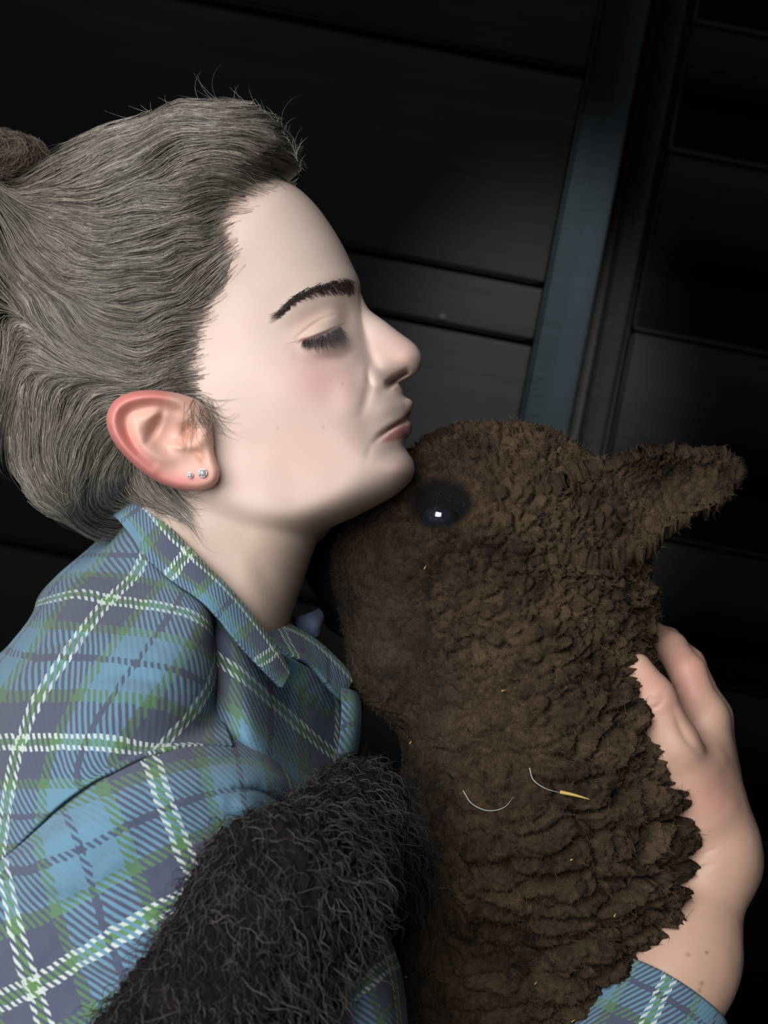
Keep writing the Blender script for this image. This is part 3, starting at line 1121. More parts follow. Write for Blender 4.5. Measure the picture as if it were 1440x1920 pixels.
def build_hair(parent):
    o = mk('hair', cap_v, cap_f, M_HAIR, parent, col=cap_c)
    sets = [hair_strands(8500, 7, 50, 150, 0.00016, 0.003, 12),
            hair_strands(3000, 7, 50, 130, 0.00010, 0.0008, 0, 45),
            hair_strands(420, 9, 40, 110, 0.00008, 0.0010, -16, 8),
            hair_strands(700, 12, 60, 190, 0.00013, 0.010, 5, None, 7)]
    def add(name, paths, rad, c0, c1, sides=3):
        v, q_, sid, par = tubes(paths, rad, sides)
        w_ = RNG.uniform(0, 1, len(paths))[sid][:, None]
        h_ = mk(name, v, q_, M_STRAND, o, col=lin(c0) * (1 - w_) + lin(c1) * w_)
        tag(h_, kind='stuff')
    for ps, rd in sets:
        pass
    # flyaways over the top of the head
    n, k = 320, 10
    oc = smooth_curve(HAIR_OUT[0:13], 30)
    i = RNG.integers(5, len(oc) - 6, n)
    base = oc[i]
    tg = oc[i + 4] - oc[i - 4]; tg /= np.linalg.norm(tg, axis=1, keepdims=True)
    nr_ = np.stack([tg[:, 1] * -1, tg[:, 0]], -1)
    cen = np.array([300, 560.0])
    sgn = np.sign(((base - cen) * nr_).sum(1))[:, None]
    nr_ = nr_ * sgn
    t = np.linspace(0, 1, k)[None, :, None]
    L = RNG.uniform(30, 130, (n, 1, 1)) * (RNG.uniform(0, 1, (n, 1, 1)) ** 0.5)
    L = L * np.interp(i, [0, 60, 130], [0.45, 0.7, 1.0])[:, None, None]
    up = RNG.normal(0.16, 0.22, (n, 1, 1))
    curl = RNG.normal(-0.3, 1.3, (n, 1, 1))
    an = up + curl * t
    dirs = tg[:, None] * np.cos(an) + nr_[:, None] * np.sin(an)
    pts = base[:, None] - 8 * nr_[:, None] + np.cumsum(dirs * L / k, 1)
    dep = 0.80 + RNG.uniform(-0.03, 0.02, (n, 1)) + 0 * pts[..., 0]
    sets.append((P(pts[..., 0], pts[..., 1], dep), RNG.uniform(0.00009, 0.00015, n)))
    # wisps in front of and below the ear, at the nape
    n, k = 90, 10
    t = np.linspace(0, 1, k)[None]
    s0 = np.stack([RNG.uniform(345, 402, n), RNG.uniform(735, 790, n)], -1)
    L = RNG.uniform(30, 85, (n, 1))
    a0 = RNG.normal(1.3, 0.5, (n, 1))
    an = a0 + RNG.normal(-0.2, 1.0, (n, 1)) * t
    x = s0[:, :1] + np.cumsum(np.cos(an) * L / k, 1); y = s0[:, 1:] + np.cumsum(np.sin(an) * L / k, 1)
    zz = np.minimum(DM_FACE(x, y), np.where(DM_EAR(x, y) < 5, DM_EAR(x, y), 5)) - 0.0009
    for _ in range(3): zz[:, 1:-1] = (zz[:, :-2] + 2 * zz[:, 1:-1] + zz[:, 2:]) / 4
    sets.append((P(x, y, zz), RNG.uniform(0.00007, 0.00012, n)))
    n = 110
    s0 = np.stack([RNG.uniform(285, 345, n), RNG.uniform(905, 960, n)], -1)
    an = RNG.normal(0.75, 0.25, (n, 1)) + RNG.normal(-0.5, 0.5, (n, 1)) * t
    L = RNG.uniform(25, 70, (n, 1))
    x = s0[:, :1] + np.cumsum(np.cos(an) * L / k, 1); y = s0[:, 1:] + np.cumsum(np.sin(an) * L / k, 1)
    zz = DM_FACE(x, y) - 0.0008
    okm = (zz < 2).all(1)
    sets.append((P(x, y, zz)[okm], RNG.uniform(0.00007, 0.00012, n)[okm]))
    vs, fs, cs = [], [], []
    nv = 0
    for ps, rd in sets:
        v, q_, sid, par = tubes(ps, rd, 3)
        w_ = RNG.uniform(0, 1, len(ps))[sid][:, None]
        cs.append(lin((60, 52, 46)) * (1 - w_) + lin((176, 165, 150)) * w_)
        vs.append(v); fs.append(q_ + nv); nv += len(v)
    h_ = mk('hair_strands', np.concatenate(vs), fs, M_STRAND, o, col=np.concatenate(cs))
    tag(h_, kind='stuff')
    # the knot at the crown, mostly beyond the picture's edge: loops of hair round a core
    c0 = P(2, 298, 0.86)
    F = lambda p: ellips(p, c0, (0.028, 0.025, 0.0145)) + 0.0015 * vnoise(p * 180, 5)
    bv_, bq_, bn_ = sdf_mesh(F, c0 - 0.04, c0 + 0.04, 0.004, 1)
    n, k = 700, 12
    i = RNG.integers(0, len(bv_), n)
    tdir = np.cross(bn_[i], np.array([0.25, 0.9, 0.3]) + 0.35 * RNG.normal(0, 1, (n, 3)))
    tdir /= np.maximum(np.linalg.norm(tdir, axis=1, keepdims=True), 1e-9)
    p = bv_[i]; path = [p]
    for s_ in range(k - 1):
        p = p + tdir * 0.0032
        f_, g_ = grad(F, p)
        p = p - g_ * (f_ - RNG.uniform(0.0002, 0.0016, n) - (0.004 if False else 0) * s_)[:, None]
        d_ = p - path[-1]
        tdir = d_ / np.maximum(np.linalg.norm(d_, axis=1, keepdims=True), 1e-9) + 0.12 * RNG.normal(0, 1, (n, 3))
        path.append(p)
    v, q_, sid, par = tubes(np.stack(path, 1), RNG.uniform(0.00012, 0.00024, n), 3)
    w_ = RNG.uniform(0, 1, n)[sid][:, None]
    bb_, ff_ = join([(v, q_), (bv_, bq_)])
    mk('hair_bun', bb_, ff_, M_STRAND, o, col=np.concatenate([lin((56, 46, 40)) * (1 - w_) + lin((124, 106, 90)) * w_, np.tile(lin((52, 44, 38)), (len(bv_), 1))]))


DM_EAR = DepthMap(ear_v)


def build_brows(parent):
    # eyebrow: short tapering hairs, mirrored on the far side
    n, k = 680, 6
    t0 = RNG.uniform(0, 1, n) ** 0.8
    cur = smooth_curve([(524, 592), (548, 566), (580, 547), (615, 537), (648, 536), (664, 540)], 20)
    wid = np.interp(t0, [0, .25, .6, 1.0], [2, 8, 15, 15])
    i = t0 * (len(cur) - 2)
    base = cur[i.astype(int)] + 0.0
    off = RNG.uniform(-0.6, 1.15, n) * wid
    base = base + np.stack([RNG.normal(0, 3, n), off + RNG.normal(0, 2.0, n)], -1)
    dirx = -0.9 + 0.5 * t0; diry = np.where(off > 0.2 * wid, -0.45, 0.15) - 0.35 * t0 * 0 + np.interp(t0, [0, .5, 1], [.55, .1, -.6])
    L = RNG.uniform(12, 26, n)
    t = np.linspace(0, 1, k)[None]
    x = base[:, :1] + t * (dirx * L)[:, None]; y = base[:, 1:] + t * (diry * L)[:, None] + (t ** 2) * 3
    z = DM_FACE(x, y)
    z = np.where(z > 5, 0.8, z) - 0.0002 - 0.0007 * np.sin(t * 2.6)
    near = P(x, y, z)
    far = near.copy(); far[..., 1] = 2 * YH - far[..., 1]
    for nm, pp in (('eyebrow', near), ('eyebrow', far)):
        v, q_, sid, par = tubes(pp, RNG.uniform(0.00010, 0.00017, n), 3)
        mk(nm, v, q_, M_STRAND, parent, col=np.tile(lin((54, 41, 38)), (len(v), 1)))
    # lashes
    n, k = 260, 7
    t0 = RNG.uniform(0.05, 1.0, n)
    cur = smooth_curve([(566, 638), (585, 633), (605, 626), (622, 618), (638, 608)], 20)
    base = cur[(t0 * (len(cur) - 2)).astype(int)] + RNG.normal(0, 1.0, (n, 2))
    an = np.interp(t0, [0, 1], [2.1, 1.15])[:, None] + RNG.normal(0, 0.18, (n, 1)) - 0.5 * np.linspace(0, 1, k)[None]
    L = np.interp(t0, [0, .3, .8, 1], [12, 30, 42, 32])[:, None] * RNG.uniform(.45, 1.1, (n, 1))
    x = base[:, :1] + np.cumsum(np.cos(an) * L / k, 1); y = base[:, 1:] + np.cumsum(np.sin(an) * L / k, 1)
    t = np.linspace(0, 1, k)[None]
    z = DM_FACE(base[:, :1], base[:, 1:]) - 0.0004 - 0.0045 * t
    near = P(x, y, z)
    far = near.copy(); far[..., 1] = 2 * YH - far[..., 1]
    for pp in (near, far):
        v, q_, sid, par = tubes(pp, RNG.uniform(0.00011, 0.00018, n), 3)
        mk('eyelashes', v, q_, M_STRAND, parent, col=np.tile(lin((82, 74, 74)), (len(v), 1)))


def build_earrings(parent):
    """two small clear studs in silver settings"""
    gem = NT('clear_stone')
    gem.set(Base_Color=(0.92, 0.96, 1, 1), Roughness=0.02, Transmission_Weight=0.6, IOR=2.2)
    nn = gem.noise(300, 2, gem.coord())
    gem.link(gem.mix(nn, (0.8, 0.9, 1.0), (1, 1, 1)), gem.b.inputs['Base Color'])
    sil = mat_plain('silver', (0.8, 0.8, 0.82), 0.2, 0.5, 1.0)
    for px, py, r in ((380, 887, 7.2), (356.5, 891, 4.8)):
        zc = float(DM_EAR(px, py))
        c = P(px, py, zc - 0.0012)
        rm = r * S(zc)
        # brilliant-cut stone: table, crown, pavilion
        n = 8
        rings = [(0.0, -0.9), (0.55, -0.9), (1.0, -0.35), (1.0, -0.2), (0.2, 0.9)]
        v = [[0, -0.9 * rm, 0]]
        for rr, h in rings[1:]:
            for j in range(n):
                a = 2 * math.pi * j / n + (0.39 if rr < 0.9 else 0)
                v.append([rr * rm * math.cos(a), h * rm, rr * rm * math.sin(a)])
        f3 = [[0, 1 + j, 1 + (j + 1) % n] for j in range(n)]
        f4 = []
        for l in range(3):
            for j in range(n):
                a, b2 = 1 + l * n + j, 1 + l * n + (j + 1) % n
                f4.append([a, a + n, b2 + n, b2])
        e = mk('stud_earring', np.array(v) + c, [np.array(f3), np.array(f4)], gem.m, parent, smooth=False)
        # setting: ring with prongs and post
        w_ = np.linspace(0, 2 * math.pi, 17)
        ring = np.stack([1.06 * rm * np.cos(w_), 0.05 * rm + 0 * w_, 1.06 * rm * np.sin(w_)], -1)[None] + c
        parts = [tubes(ring, np.array([0.16 * rm]), 5, False)[:2]]
        for j in range(4):
            a = math.pi / 4 + j * math.pi / 2
            p0 = np.array([math.cos(a) * rm * 1.02, 0.5 * rm, math.sin(a) * rm * 1.02]); p1 = np.array([math.cos(a) * rm * .8, -0.75 * rm, math.sin(a) * rm * .8])
            parts.append(tubes((np.array([[p0, (p0 + p1) / 2 * 1.04, p1]]) + c), np.array([0.16 * rm]), 4, False)[:2])
        parts.append(tubes(np.array([[c, c + np.array([0, 0.006, 0])]]), np.array([0.0004]), 5, False)[:2])
        sv, sf = join(parts)
        mk('setting', sv, sf, sil, e)

# ------------------------------------------------------------------ the sheep
def cn(p, a, b, ra, rb):
    return cone(p, P(*a), P(*b), ra, rb)


EAR_O, EAR_T = P(1065, 935, 0.815), P(1385, 884, 0.835)
EAR_L = np.linalg.norm(EAR_T - EAR_O)
EAR_A = (EAR_T - EAR_O) / EAR_L
EAR_B = np.array([0, 0, 1.0]) - EAR_A * EAR_A[2]; EAR_B /= np.linalg.norm(EAR_B)
EAR_C = np.cross(EAR_A, EAR_B)                       # towards / away from camera
if EAR_C[1] > 0: EAR_C = -EAR_C


def ear_sdf(p):
    d = p - EAR_O
    a, b_, c = d @ EAR_A, d @ EAR_B, d @ EAR_C
    t = a / EAR_L
    wd = np.interp(t, [-.2, 0.0, .25, .45, .7, .9, 1.0, 1.3], [.002, .017, .0280, .0285, .0230, .0165, .009, -.03])
    mid = np.interp(t, [0, .3, .6, 1.0], [-.010, -.008, -.003, 0.0])
    bb = b_ - mid
    cup = 0.022 * np.clip(np.abs(bb) / 0.026, 0, 1.3) ** 2 - 0.009
    e = np.abs(bb) - wd
    th = 0.0042 * np.sqrt(np.clip(1 - (np.abs(bb) / np.maximum(wd, 1e-3)) ** 4, 0.05, 1))
    f = np.maximum(np.abs(c - cup) - th, e)
    f = np.maximum(f, -a - 0.03)
    return f * 0.75


def leg_sdf(p):
    l = cn(p, (745, 1640, .80), (670, 1530, .705), .016, .018)
    l = smin(l, cn(p, (665, 1520, .700), (530, 1690, .610), .0185, .031), .02)
    return smin(l, cn(p, (530, 1690, .610), (330, 2080, .575), .031, .043), .02)


def sheep_sdf(p):
    f = cn(p, (965, 1175, .85), (1000, 1450, .85), .061, .065)
    f = smin(f, cn(p, (1000, 1450, .85), (1010, 1640, .85), .065, .067), .03)
    f = smin(f, cn(p, (1010, 1640, .85), (955, 1950, .86), .067, .078), .05)
    f = smin(f, cn(p, (955, 1950, .86), (900, 2300, .92), .078, .13), .06)
    f = smin(f, cn(p, (900, 2300, .92), (980, 2500, 1.25), .13, .15), .06)
    hd = ellips(p, P(925, 985, .85), (.055, .058, .047))
    hd = smin(hd, cn(p, (880, 985, .84), (712, 1055, .868), .046, .034), .03)
    hd = smin(hd, cn(p, (1010, 925, .85), (1120, 960, .84), .024, .022), .03)
    hd = smin(hd, cn(p, (1080, 1040, .85), (1090, 1120, .85), .031, .03), .03)
    hd = smin(hd, cn(p, (775, 1085, .835), (765, 1235, .84), .034, .034), .035)
    hd = smin(hd, cn(p, (700, 1065, .868), (630, 1068, .882), .030, .019), .012)      # muzzle
    hd = smin(hd, cn(p, (700, 1120, .872), (645, 1150, .885), .022, .013), .012)      # lower jaw
    f = smin(f, hd, .03)
    f = smin(f, ear_sdf(p), .022)
    f = smin(f, leg_sdf(p), .012)
    return f


def build_sheep():
    root = empty('sheep', (0.10, 0.92, -0.60), 'dark brown woolly sheep with a curly black foreleg, held in the arms of the person', 'sheep')
    v, q_, n = sdf_mesh(sheep_sdf, (-0.20, 0.50, -0.42), (0.26, 0.97, 0.075), 0.0045, 0)
    # even out the coarse net, then refine it twice
    v0 = relax(sheep_sdf, v, q_, 8)
    fr = v0[q_].mean(1)[:, 1] < 0.905
    v1, q1 = v0, q_[fr]
    for _ in range(2):
        v1, q1 = subdivide(v1, q1)
        v1 = snap(sheep_sdf, v1, 2)
    # the far side of the fleece stays at the coarse level
    used, inv = np.unique(q1, return_inverse=True)
    v1, q1 = v1[used], inv.reshape(-1, 4)
    ub, ib = np.unique(q_[~fr], return_inverse=True)
    q_ = np.concatenate([q1, ib.reshape(-1, 4) + len(v1)])
    v = np.concatenate([v1, v0[ub]])
    _, g = grad(sheep_sdf, v)
    n = g / np.maximum(np.linalg.norm(g, axis=1), 1e-9)[:, None]
    px, py = proj(v)
    lg = leg_sdf(v)
    m_leg = sstep(.006, .001, lg)
    m_ear = sstep(.012, .0, ear_sdf(v)) * sstep(1080, 1130, px)
    eye = np.sqrt(((px - 828) / 62) ** 2 + ((py - 945) / 46) ** 2)
    m_eye = sstep(1.15, 0.75, eye) * (v[:, 1] < 0.83)
    m_muz = sstep(662, 640, px + 0.12 * (py - 1060)) * (v[:, 1] > 0.84) * (py < 1250)
    wool = (1 - m_leg) * (1 - m_eye) * (1 - m_muz)
    # how strongly locked the fleece is: smooth on cheek and front of the neck, deep folds on the side of the neck
    xm = px - 0
    lock = rbf([(680, 1150), (660, 1250), (700, 1060), (760, 1380), (790, 1500), (790, 1700), (790, 1880), (900, 900), (980, 1000), (850, 1080), (950, 1150), (1050, 1250), (1100, 1400), (1000, 1500), (1150, 1600), (950, 1650), (1050, 1850), (900, 1850), (1200, 930), (1150, 1100), (890, 1420)],
               [.10, .08, .35, .12, .22, .12, .15, .75, .9, .55, .85, 1.0, 1.1, .95, 1.2, 1.1, 1.0, .7, .6, 1.0, .6], np.stack([px, py], -1), 90)
    fold = rbf([(900, 900), (850, 1100), (950, 1100), (1000, 1180), (1050, 1250), (1100, 1400), (1000, 1480), (1150, 1550), (950, 1650), (1100, 1700), (1000, 1850), (780, 1600), (1200, 900)],
               [0, 0, .0, .25, .7, 1, .9, 1, 1, 1, .75, .3, .1], np.stack([px, py], -1), 90)
    # warped coordinates
    wv = np.stack([vnoise(v * 60, 11), vnoise(v * 60, 12), vnoise(v * 60, 13)], -1) * 0.006 + np.stack([vnoise(v * 160, 14), vnoise(v * 160, 15), vnoise(v * 160, 16)], -1) * 0.0018
    c = v + wv
    # small locks of the head
    f1, f2, id1 = worley(c / 0.0075, 21)
    lock_s = (1 - np.exp(-(f2 - f1) / 0.13)) * (1.15 - 0.65 * f1)
    # long folds: stretched along the ring direction, tilting up to the right
    tilt = np.interp(py, [1150, 1300, 1600, 1900], [0.42, 0.30, 0.12, 0.05])
    zz = c[:, 2] - tilt * c[:, 0] * 1.0 - 0.35 * np.abs(c[:, 1] - 0.85) * 0
    cc = np.stack([c[:, 0] / 0.034, c[:, 1] / 0.034, zz / 0.0118], -1)
    g1, g2, id2 = worley(cc, 31, 0.95)
    lock_l = (1 - np.exp(-(g2 - g1) / 0.13)) * (1.1 - 0.6 * g1)
    # nodules inside the folds
    h1, h2, id3 = worley(c / 0.0042, 41)
    nod = (1 - np.exp(-(h2 - h1) / 0.15)) * (1.1 - .5 * h1)
    k1, k2, id4 = worley((v + wv * .5) / 0.0024, 43)
    gran = (1.0 - k1)
    disp = lock * (0.0072 * (1 - fold) * lock_s + fold * (0.0140 * lock_l + 0.0030 * lock_s)) + 0.0026 * lock * nod + 0.0010 * (0.35 + lock) * gran
    # hairs of the cheek: fine upright streaks
    st = fbm(np.stack([v[:, 0] * 700, v[:, 1] * 700, v[:, 2] * 120], -1), 2, 50)
    disp += (1 - sstep(.2, .7, lock)) * 0.0009 * st + 0.0005 * fbm(v * 900, 2, 60)
    disp = disp * wool * (1 - 0.45 * m_ear)
    # curly leg relief
    l1, l2, idl = worley((v + wv * 0.6) / 0.0065, 71)
    disp += m_leg * (0.0040 * (1 - np.exp(-(l2 - l1) / .2)) * (1.1 - .6 * l1) + 0.0012 * fbm(v * 500, 2, 72))
    disp += m_muz * 0.0003 * fbm(v * 500, 2, 80)
    # lids of the sheep's eye: bare skin with a slit
    de, te, se = line_d(px, py, [(778, 975), (805, 955), (835, 948), (862, 968), (880, 985)])
    de2, te2, _ = line_d(px, py, [(778, 978), (810, 985), (845, 985), (880, 985)])
    slit = sstep(1.05, .75, np.sqrt(((px - 826) / 38) ** 2 + ((py - 969) / 13) ** 2))
    frontm = (v[:, 1] < 0.83)
    disp += frontm * m_eye * (0.0022 * np.exp(-(de / 9) ** 2) - 0.006 * slit)
    v = v + n * disp[:, None]
    # pigment
    tone = np.clip(0.42 + 0.30 * fbm(v * 40, 2, 90) + 0.22 * (np.where(fold > .5, id2, id1) - .5) + 0.35 * (id3 - .5) + 0.16 * vnoise(v * 600, 93), 0, 1)[:, None]
    brown = lin((49, 39, 33)) * (1 - tone) + lin((134, 108, 82)) * tone
    red = sstep(1100, 700, px)[:, None] * sstep(1250, 1000, py)[:, None]
    brown = brown * (1 - 0.5 * red) + 0.5 * red * (lin((54, 38, 34)) * (1 - tone) + lin((104, 74, 62)) * tone)
    gr = (1 - sstep(.2, .6, lock))[:, None]
    brown = brown * (1 - 0.6 * gr) + 0.6 * gr * lin((64, 57, 54)) * (0.7 + 0.6 * tone)
    tl = np.clip(0.4 + 0.4 * fbm(v * 70, 2, 95), 0, 1)[:, None]
    black = lin((30, 28, 28)) * (1 - tl) + lin((52, 46, 42)) * tl
    skin = lin((32, 30, 30)) * np.ones((len(v), 1))
    col = brown * (1 - m_leg[:, None]) + black * m_leg[:, None]
    col = col * (1 - m_eye[:, None]) + skin * m_eye[:, None]
    col = col * (1 - m_muz[:, None]) + lin((50, 46, 46)) * m_muz[:, None]
    DMs = DepthMap(v)
    # rest of the body, below the frame: reaches the floor
    lowF = lambda p: smin(smin(cn(p, (955, 1930, .86), (900, 2300, .92), .083, .13), cn(p, (900, 2300, .92), (980, 2500, 1.25), .13, .15), .06),
                          cn(p, (870, 2330, .90), (1000, 2830, .98), .10, .06), .05) + 0.004 * vnoise(p * 60, 7)
    lv, lq, ln_ = sdf_mesh(lowF, (-0.16, 0.66, -0.72), (0.36, 1.45, -0.28), 0.012, 1)
    lt = np.clip(0.45 + 0.3 * fbm(lv * 45, 2, 90), 0, 1)[:, None]
    av_, af_ = join([(v, q_), (lv, lq)])
    mk('body', av_, af_, M_WOOL, root, col=np.concatenate([col, lin((50, 38, 31)) * (1 - lt) + lin((100, 78, 58)) * lt]))
    # eye: glossy dark ball with amber iris ring
    ec = P(826, 968, float(np.median(DMs(np.array([790, 868, 826]), np.array([975, 975, 940])))) + 0.0080)
    th, ph = np.meshgrid(np.linspace(0, 2 * np.pi, 40, endpoint=False), np.linspace(0, np.pi, 24), indexing='ij')
    ev = np.stack([np.sin(ph) * np.cos(th), -np.cos(ph), np.sin(ph) * np.sin(th)], -1)
    bul = 1 + 0.10 * np.exp(-(ph / 0.5) ** 2)
    ev = (ev * bul[..., None] * np.array([.0112, .0098, .0098])).reshape(-1, 3) + ec
    I = np.arange(40)[:, None] * 24 + np.arange(23)[None]
    J = np.roll(np.arange(40), -1)[:, None] * 24 + np.arange(23)[None]
    em = NT('sheep_eye')
    em.link(em.mix(em.noise(90, 2, em.coord()), (0.004, 0.005, 0.008), (0.02, 0.02, 0.03)), em.b.inputs['Base Color'])
    em.set(Roughness=0.03, Coat_Weight=1.0, Coat_Roughness=0.02)
    em.b.inputs['Specular IOR Level'].default_value = 0.8
    mk('eye', ev, np.stack([I, J, J + 1, I + 1], -1).reshape(-1, 4), em.m, root)
    # loose fibres standing off the fleece
    vn = vnormals(v, q_)
    nf = 42000
    cand = np.where((v[:, 1] < 0.87) & (vn[:, 1] < 0.35) & (py < 1990) & (m_muz < .3))[0]
    i = RNG.choice(cand, nf)
    i = i[(RNG.uniform(0, 1, nf) > 0.8 * m_eye[i]) & (m_leg[i] < .5)]
    nf = len(i); k = 3
    t = np.linspace(0, 1, k)[None, :, None]
    L = (RNG.uniform(.0012, .0030, (nf, 1, 1)) * (0.6 + 0.6 * np.clip(lock[i], 0, 1))[:, None, None])
    d0 = vn[i][:, None] + 0.7 * RNG.normal(0, 1, (nf, 1, 3))
    cur = RNG.normal(0, 1, (nf, 1, 3)) * 0.9
    pth = v[i][:, None] - vn[i][:, None] * 0.0004 + L * (d0 * t * 0.6 + cur * t ** 2 * 0.5)
    fv_, fq, sid, par = tubes(pth, RNG.uniform(.00008, .00016, nf), 3)
    tc = RNG.uniform(0, 1, nf)[sid][:, None]
    fc_ = (col[i][sid] * 0.9) * (1 - 0.45 * tc) + 0.45 * tc * lin((120, 94, 68))
    tag(mk('wool_fibre', fv_, fq, M_FIBRE, root, col=fc_), kind='stuff')
    # curls of the black foreleg
    cand = np.where((m_leg > .6) & (vn[:, 1] < 0.6) & (px > 120) & (py < 2000))[0]
    nf, k = 5600, 9
    i = RNG.choice(cand, nf)
    t = np.linspace(0, 1, k)[None, :, None]
    nrm = vn[i][:, None]
    down = np.array([0.12, -0.2, -1.0])[None, None] + 0.45 * RNG.normal(0, 1, (nf, 1, 3))
    down = down - (down * nrm).sum(-1, keepdims=True) * nrm * 0.8
    down /= np.linalg.norm(down, axis=-1, keepdims=True)
    side = np.cross(nrm, down)
    L = RNG.uniform(.008, .019, (nf, 1, 1))
    R = RNG.uniform(.0010, .0024, (nf, 1, 1)) * (0.4 + 0.6 * t)
    w_ = RNG.uniform(4, 10, (nf, 1, 1)) * t + RNG.uniform(0, 6.28, (nf, 1, 1))
    pth = v[i][:, None] + nrm * (0.0012 + 0.005 * np.sin(t * 2.2) * RNG.uniform(.3, 1.2, (nf, 1, 1))) + down * L * t + R * (np.cos(w_) * nrm + np.sin(w_) * side)
    cv, cq, sid, par = tubes(pth, RNG.uniform(.00010, .00026, nf), 3)
    tc = (RNG.uniform(0, 1, nf) ** 2)[sid][:, None]
    tag(mk('leg_curl', cv, cq, M_FIBRE, root, col=lin((30, 28, 28)) * (1 - tc) + lin((92, 84, 80)) * tc), kind='stuff')
    return root, DMs


sheep, DM_SHEEP = build_sheep()

# ------------------------------------------------------------------ the arm that comes round the sheep's neck
HAND_DY = 0.028


def cn_h(p, a, b, ra, rb):
    return cone(p, P(a[0], a[1], a[2] + HAND_DY), P(b[0], b[1], b[2] + HAND_DY), ra * 1.05, rb * 1.05)


def hand_sdf(p):
    cn = cn_h
    f = cn(p, (1165, 2040, .735), (1272, 1800, .775), .033, .0255)
    f = smin(f, cn(p, (1272, 1800, .775), (1334, 1625, .80), .0255, .0205), .03)
    # back of the hand: four metacarpals side by side, going away from the camera
    for k, (kx, ky, ky2) in enumerate(((1322, 1352, .812), (1330, 1345, .835), (1330, 1365, .857), (1322, 1400, .876))):
        f = smin(f, cn(p, (1338, 1625, .80 + .012 * k), (kx, ky, ky2), .0195 - .001 * k, .0125), .018)
    f = smin(f, cn(p, (1335, 1580, .795), (1300, 1450, .79), .020, .0165), .02)
    fl = [((1322, 1352, .812), (1290, 1262, .822), (1258, 1215, .838), (1225, 1190, .852)),
          ((1330, 1345, .835), (1290, 1245, .846), (1250, 1205, .860), (1215, 1185, .872)),
          ((1330, 1365, .857), (1292, 1275, .868), (1255, 1235, .880), (1222, 1215, .890)),
          ((1322, 1400, .876), (1290, 1330, .888), (1260, 1295, .897), (1235, 1280, .904))]
    out = f
    for j, ch in enumerate(fl):
        rr = np.array([.0118, .0098, .0090, .0076]) * (1 - 0.05 * j)
        g = cn(p, ch[0], ch[1], rr[0], rr[1])
        g = smin(g, cn(p, ch[1], ch[2], rr[1], rr[2]), .003)
        g = smin(g, cn(p, ch[2], ch[3], rr[2], rr[3]), .003)
        out = smin(out, g, .006)
    # thumb nearest the camera
    th = cn(p, (1312, 1520, .787), (1266, 1400, .777), .0175, .0128)
    th = smin(th, cn(p, (1266, 1400, .777), (1228, 1308, .776), .0128, .0106), .006)
    th = smin(th, cn(p, (1228, 1308, .776), (1196, 1252, .784), .0106, .0075), .004)
    return smin(out, th, .006)


def arm_sdf(p):
    f = cn(p, (1165, 2040, .78), (560, 2420, .64), .034, .04)
    f = smin(f, cn(p, (560, 2420, .64), (260, 1500, .74), .04, .045), .03)
    f = smin(f, cn(p, (260, 1500, .75), (420, 1330, .85), .042, .035), .04)
    f = smin(f, cn(p, (430, 1230, .83), (330, 1700, .89), .040, .09), .05)
    return smin(f, cn(p, (330, 1700, .85), (420, 2850, .88), .09, .12), .05)


def build_arm():
    hv2, hq2, hn = sdf_mesh(hand_sdf, (0.11, 0.68, -0.36), (0.26, 0.98, -0.04), 0.0046, 2)
    px, py = proj(hv2)
    d = np.zeros(len(hv2))
    near = hv2[:, 1] < 0.83 + HAND_DY
    st_ = lambda pts, wd: stroke(px, py, pts, wd, 0.1) * near
    # creases: thumb joint, wrist, web of the thumb, index joint
    d -= 0.0011 * st_([(1210, 1326), (1226, 1328), (1240, 1318), (1246, 1305)], 3.2)
    d -= 0.0007 * st_([(1214, 1312), (1232, 1312), (1244, 1298)], 2.5)
    d -= 0.0012 * st_([(1284, 1606), (1310, 1604), (1340, 1592)], 3.5)
    d -= 0.0009 * st_([(1284, 1624), (1312, 1626), (1345, 1620)], 3.2)
    d -= 0.0014 * st_([(1262, 1330), (1284, 1378), (1318, 1420)], 7)
    d -= 0.0006 * st_([(1262, 1292), (1280, 1290), (1296, 1284)], 3)
    d += 0.0010 * blob(px, py, 1345, 1335, 22, 30) * near
    d += 0.0003 * fbm(hv2 * 60, 2, 5)
    hv2 = hv2 + hn * d[:, None]
    c = np.tile(lin((198, 160, 137)), (len(hv2), 1))  # hand toned darker than the face, standing in for weaker light here
    def put(cc, m):
        nonlocal c
        m = np.clip(m, 0, 1)[:, None]
        c = c * (1 - m) + lin(cc) * m
    put((208, 140, 128), 0.55 * blob(px, py, 1290, 1270, 45, 70) + 0.4 * blob(px, py, 1340, 1490, 50, 60))
    put((216, 150, 132), 0.4 * blob(px, py, 1225, 1280, 30, 50))
    for mx, my, r in ((1316, 1844, 4), (1312, 1857, 3.5), (1290, 1790, 3.5), (1325, 1786, 3)):
        put((120, 78, 62), 0.8 * blob(px, py, mx, my, r, r))
    av2, aq2, an2 = sdf_mesh(arm_sdf, (-0.24, 0.50, -0.72), (0.16, 1.05, -0.02), 0.012, 1)
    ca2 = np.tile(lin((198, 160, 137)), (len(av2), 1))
    # thumb nail
    return hv2, hq2, c, av2, aq2, ca2


arm = build_arm()

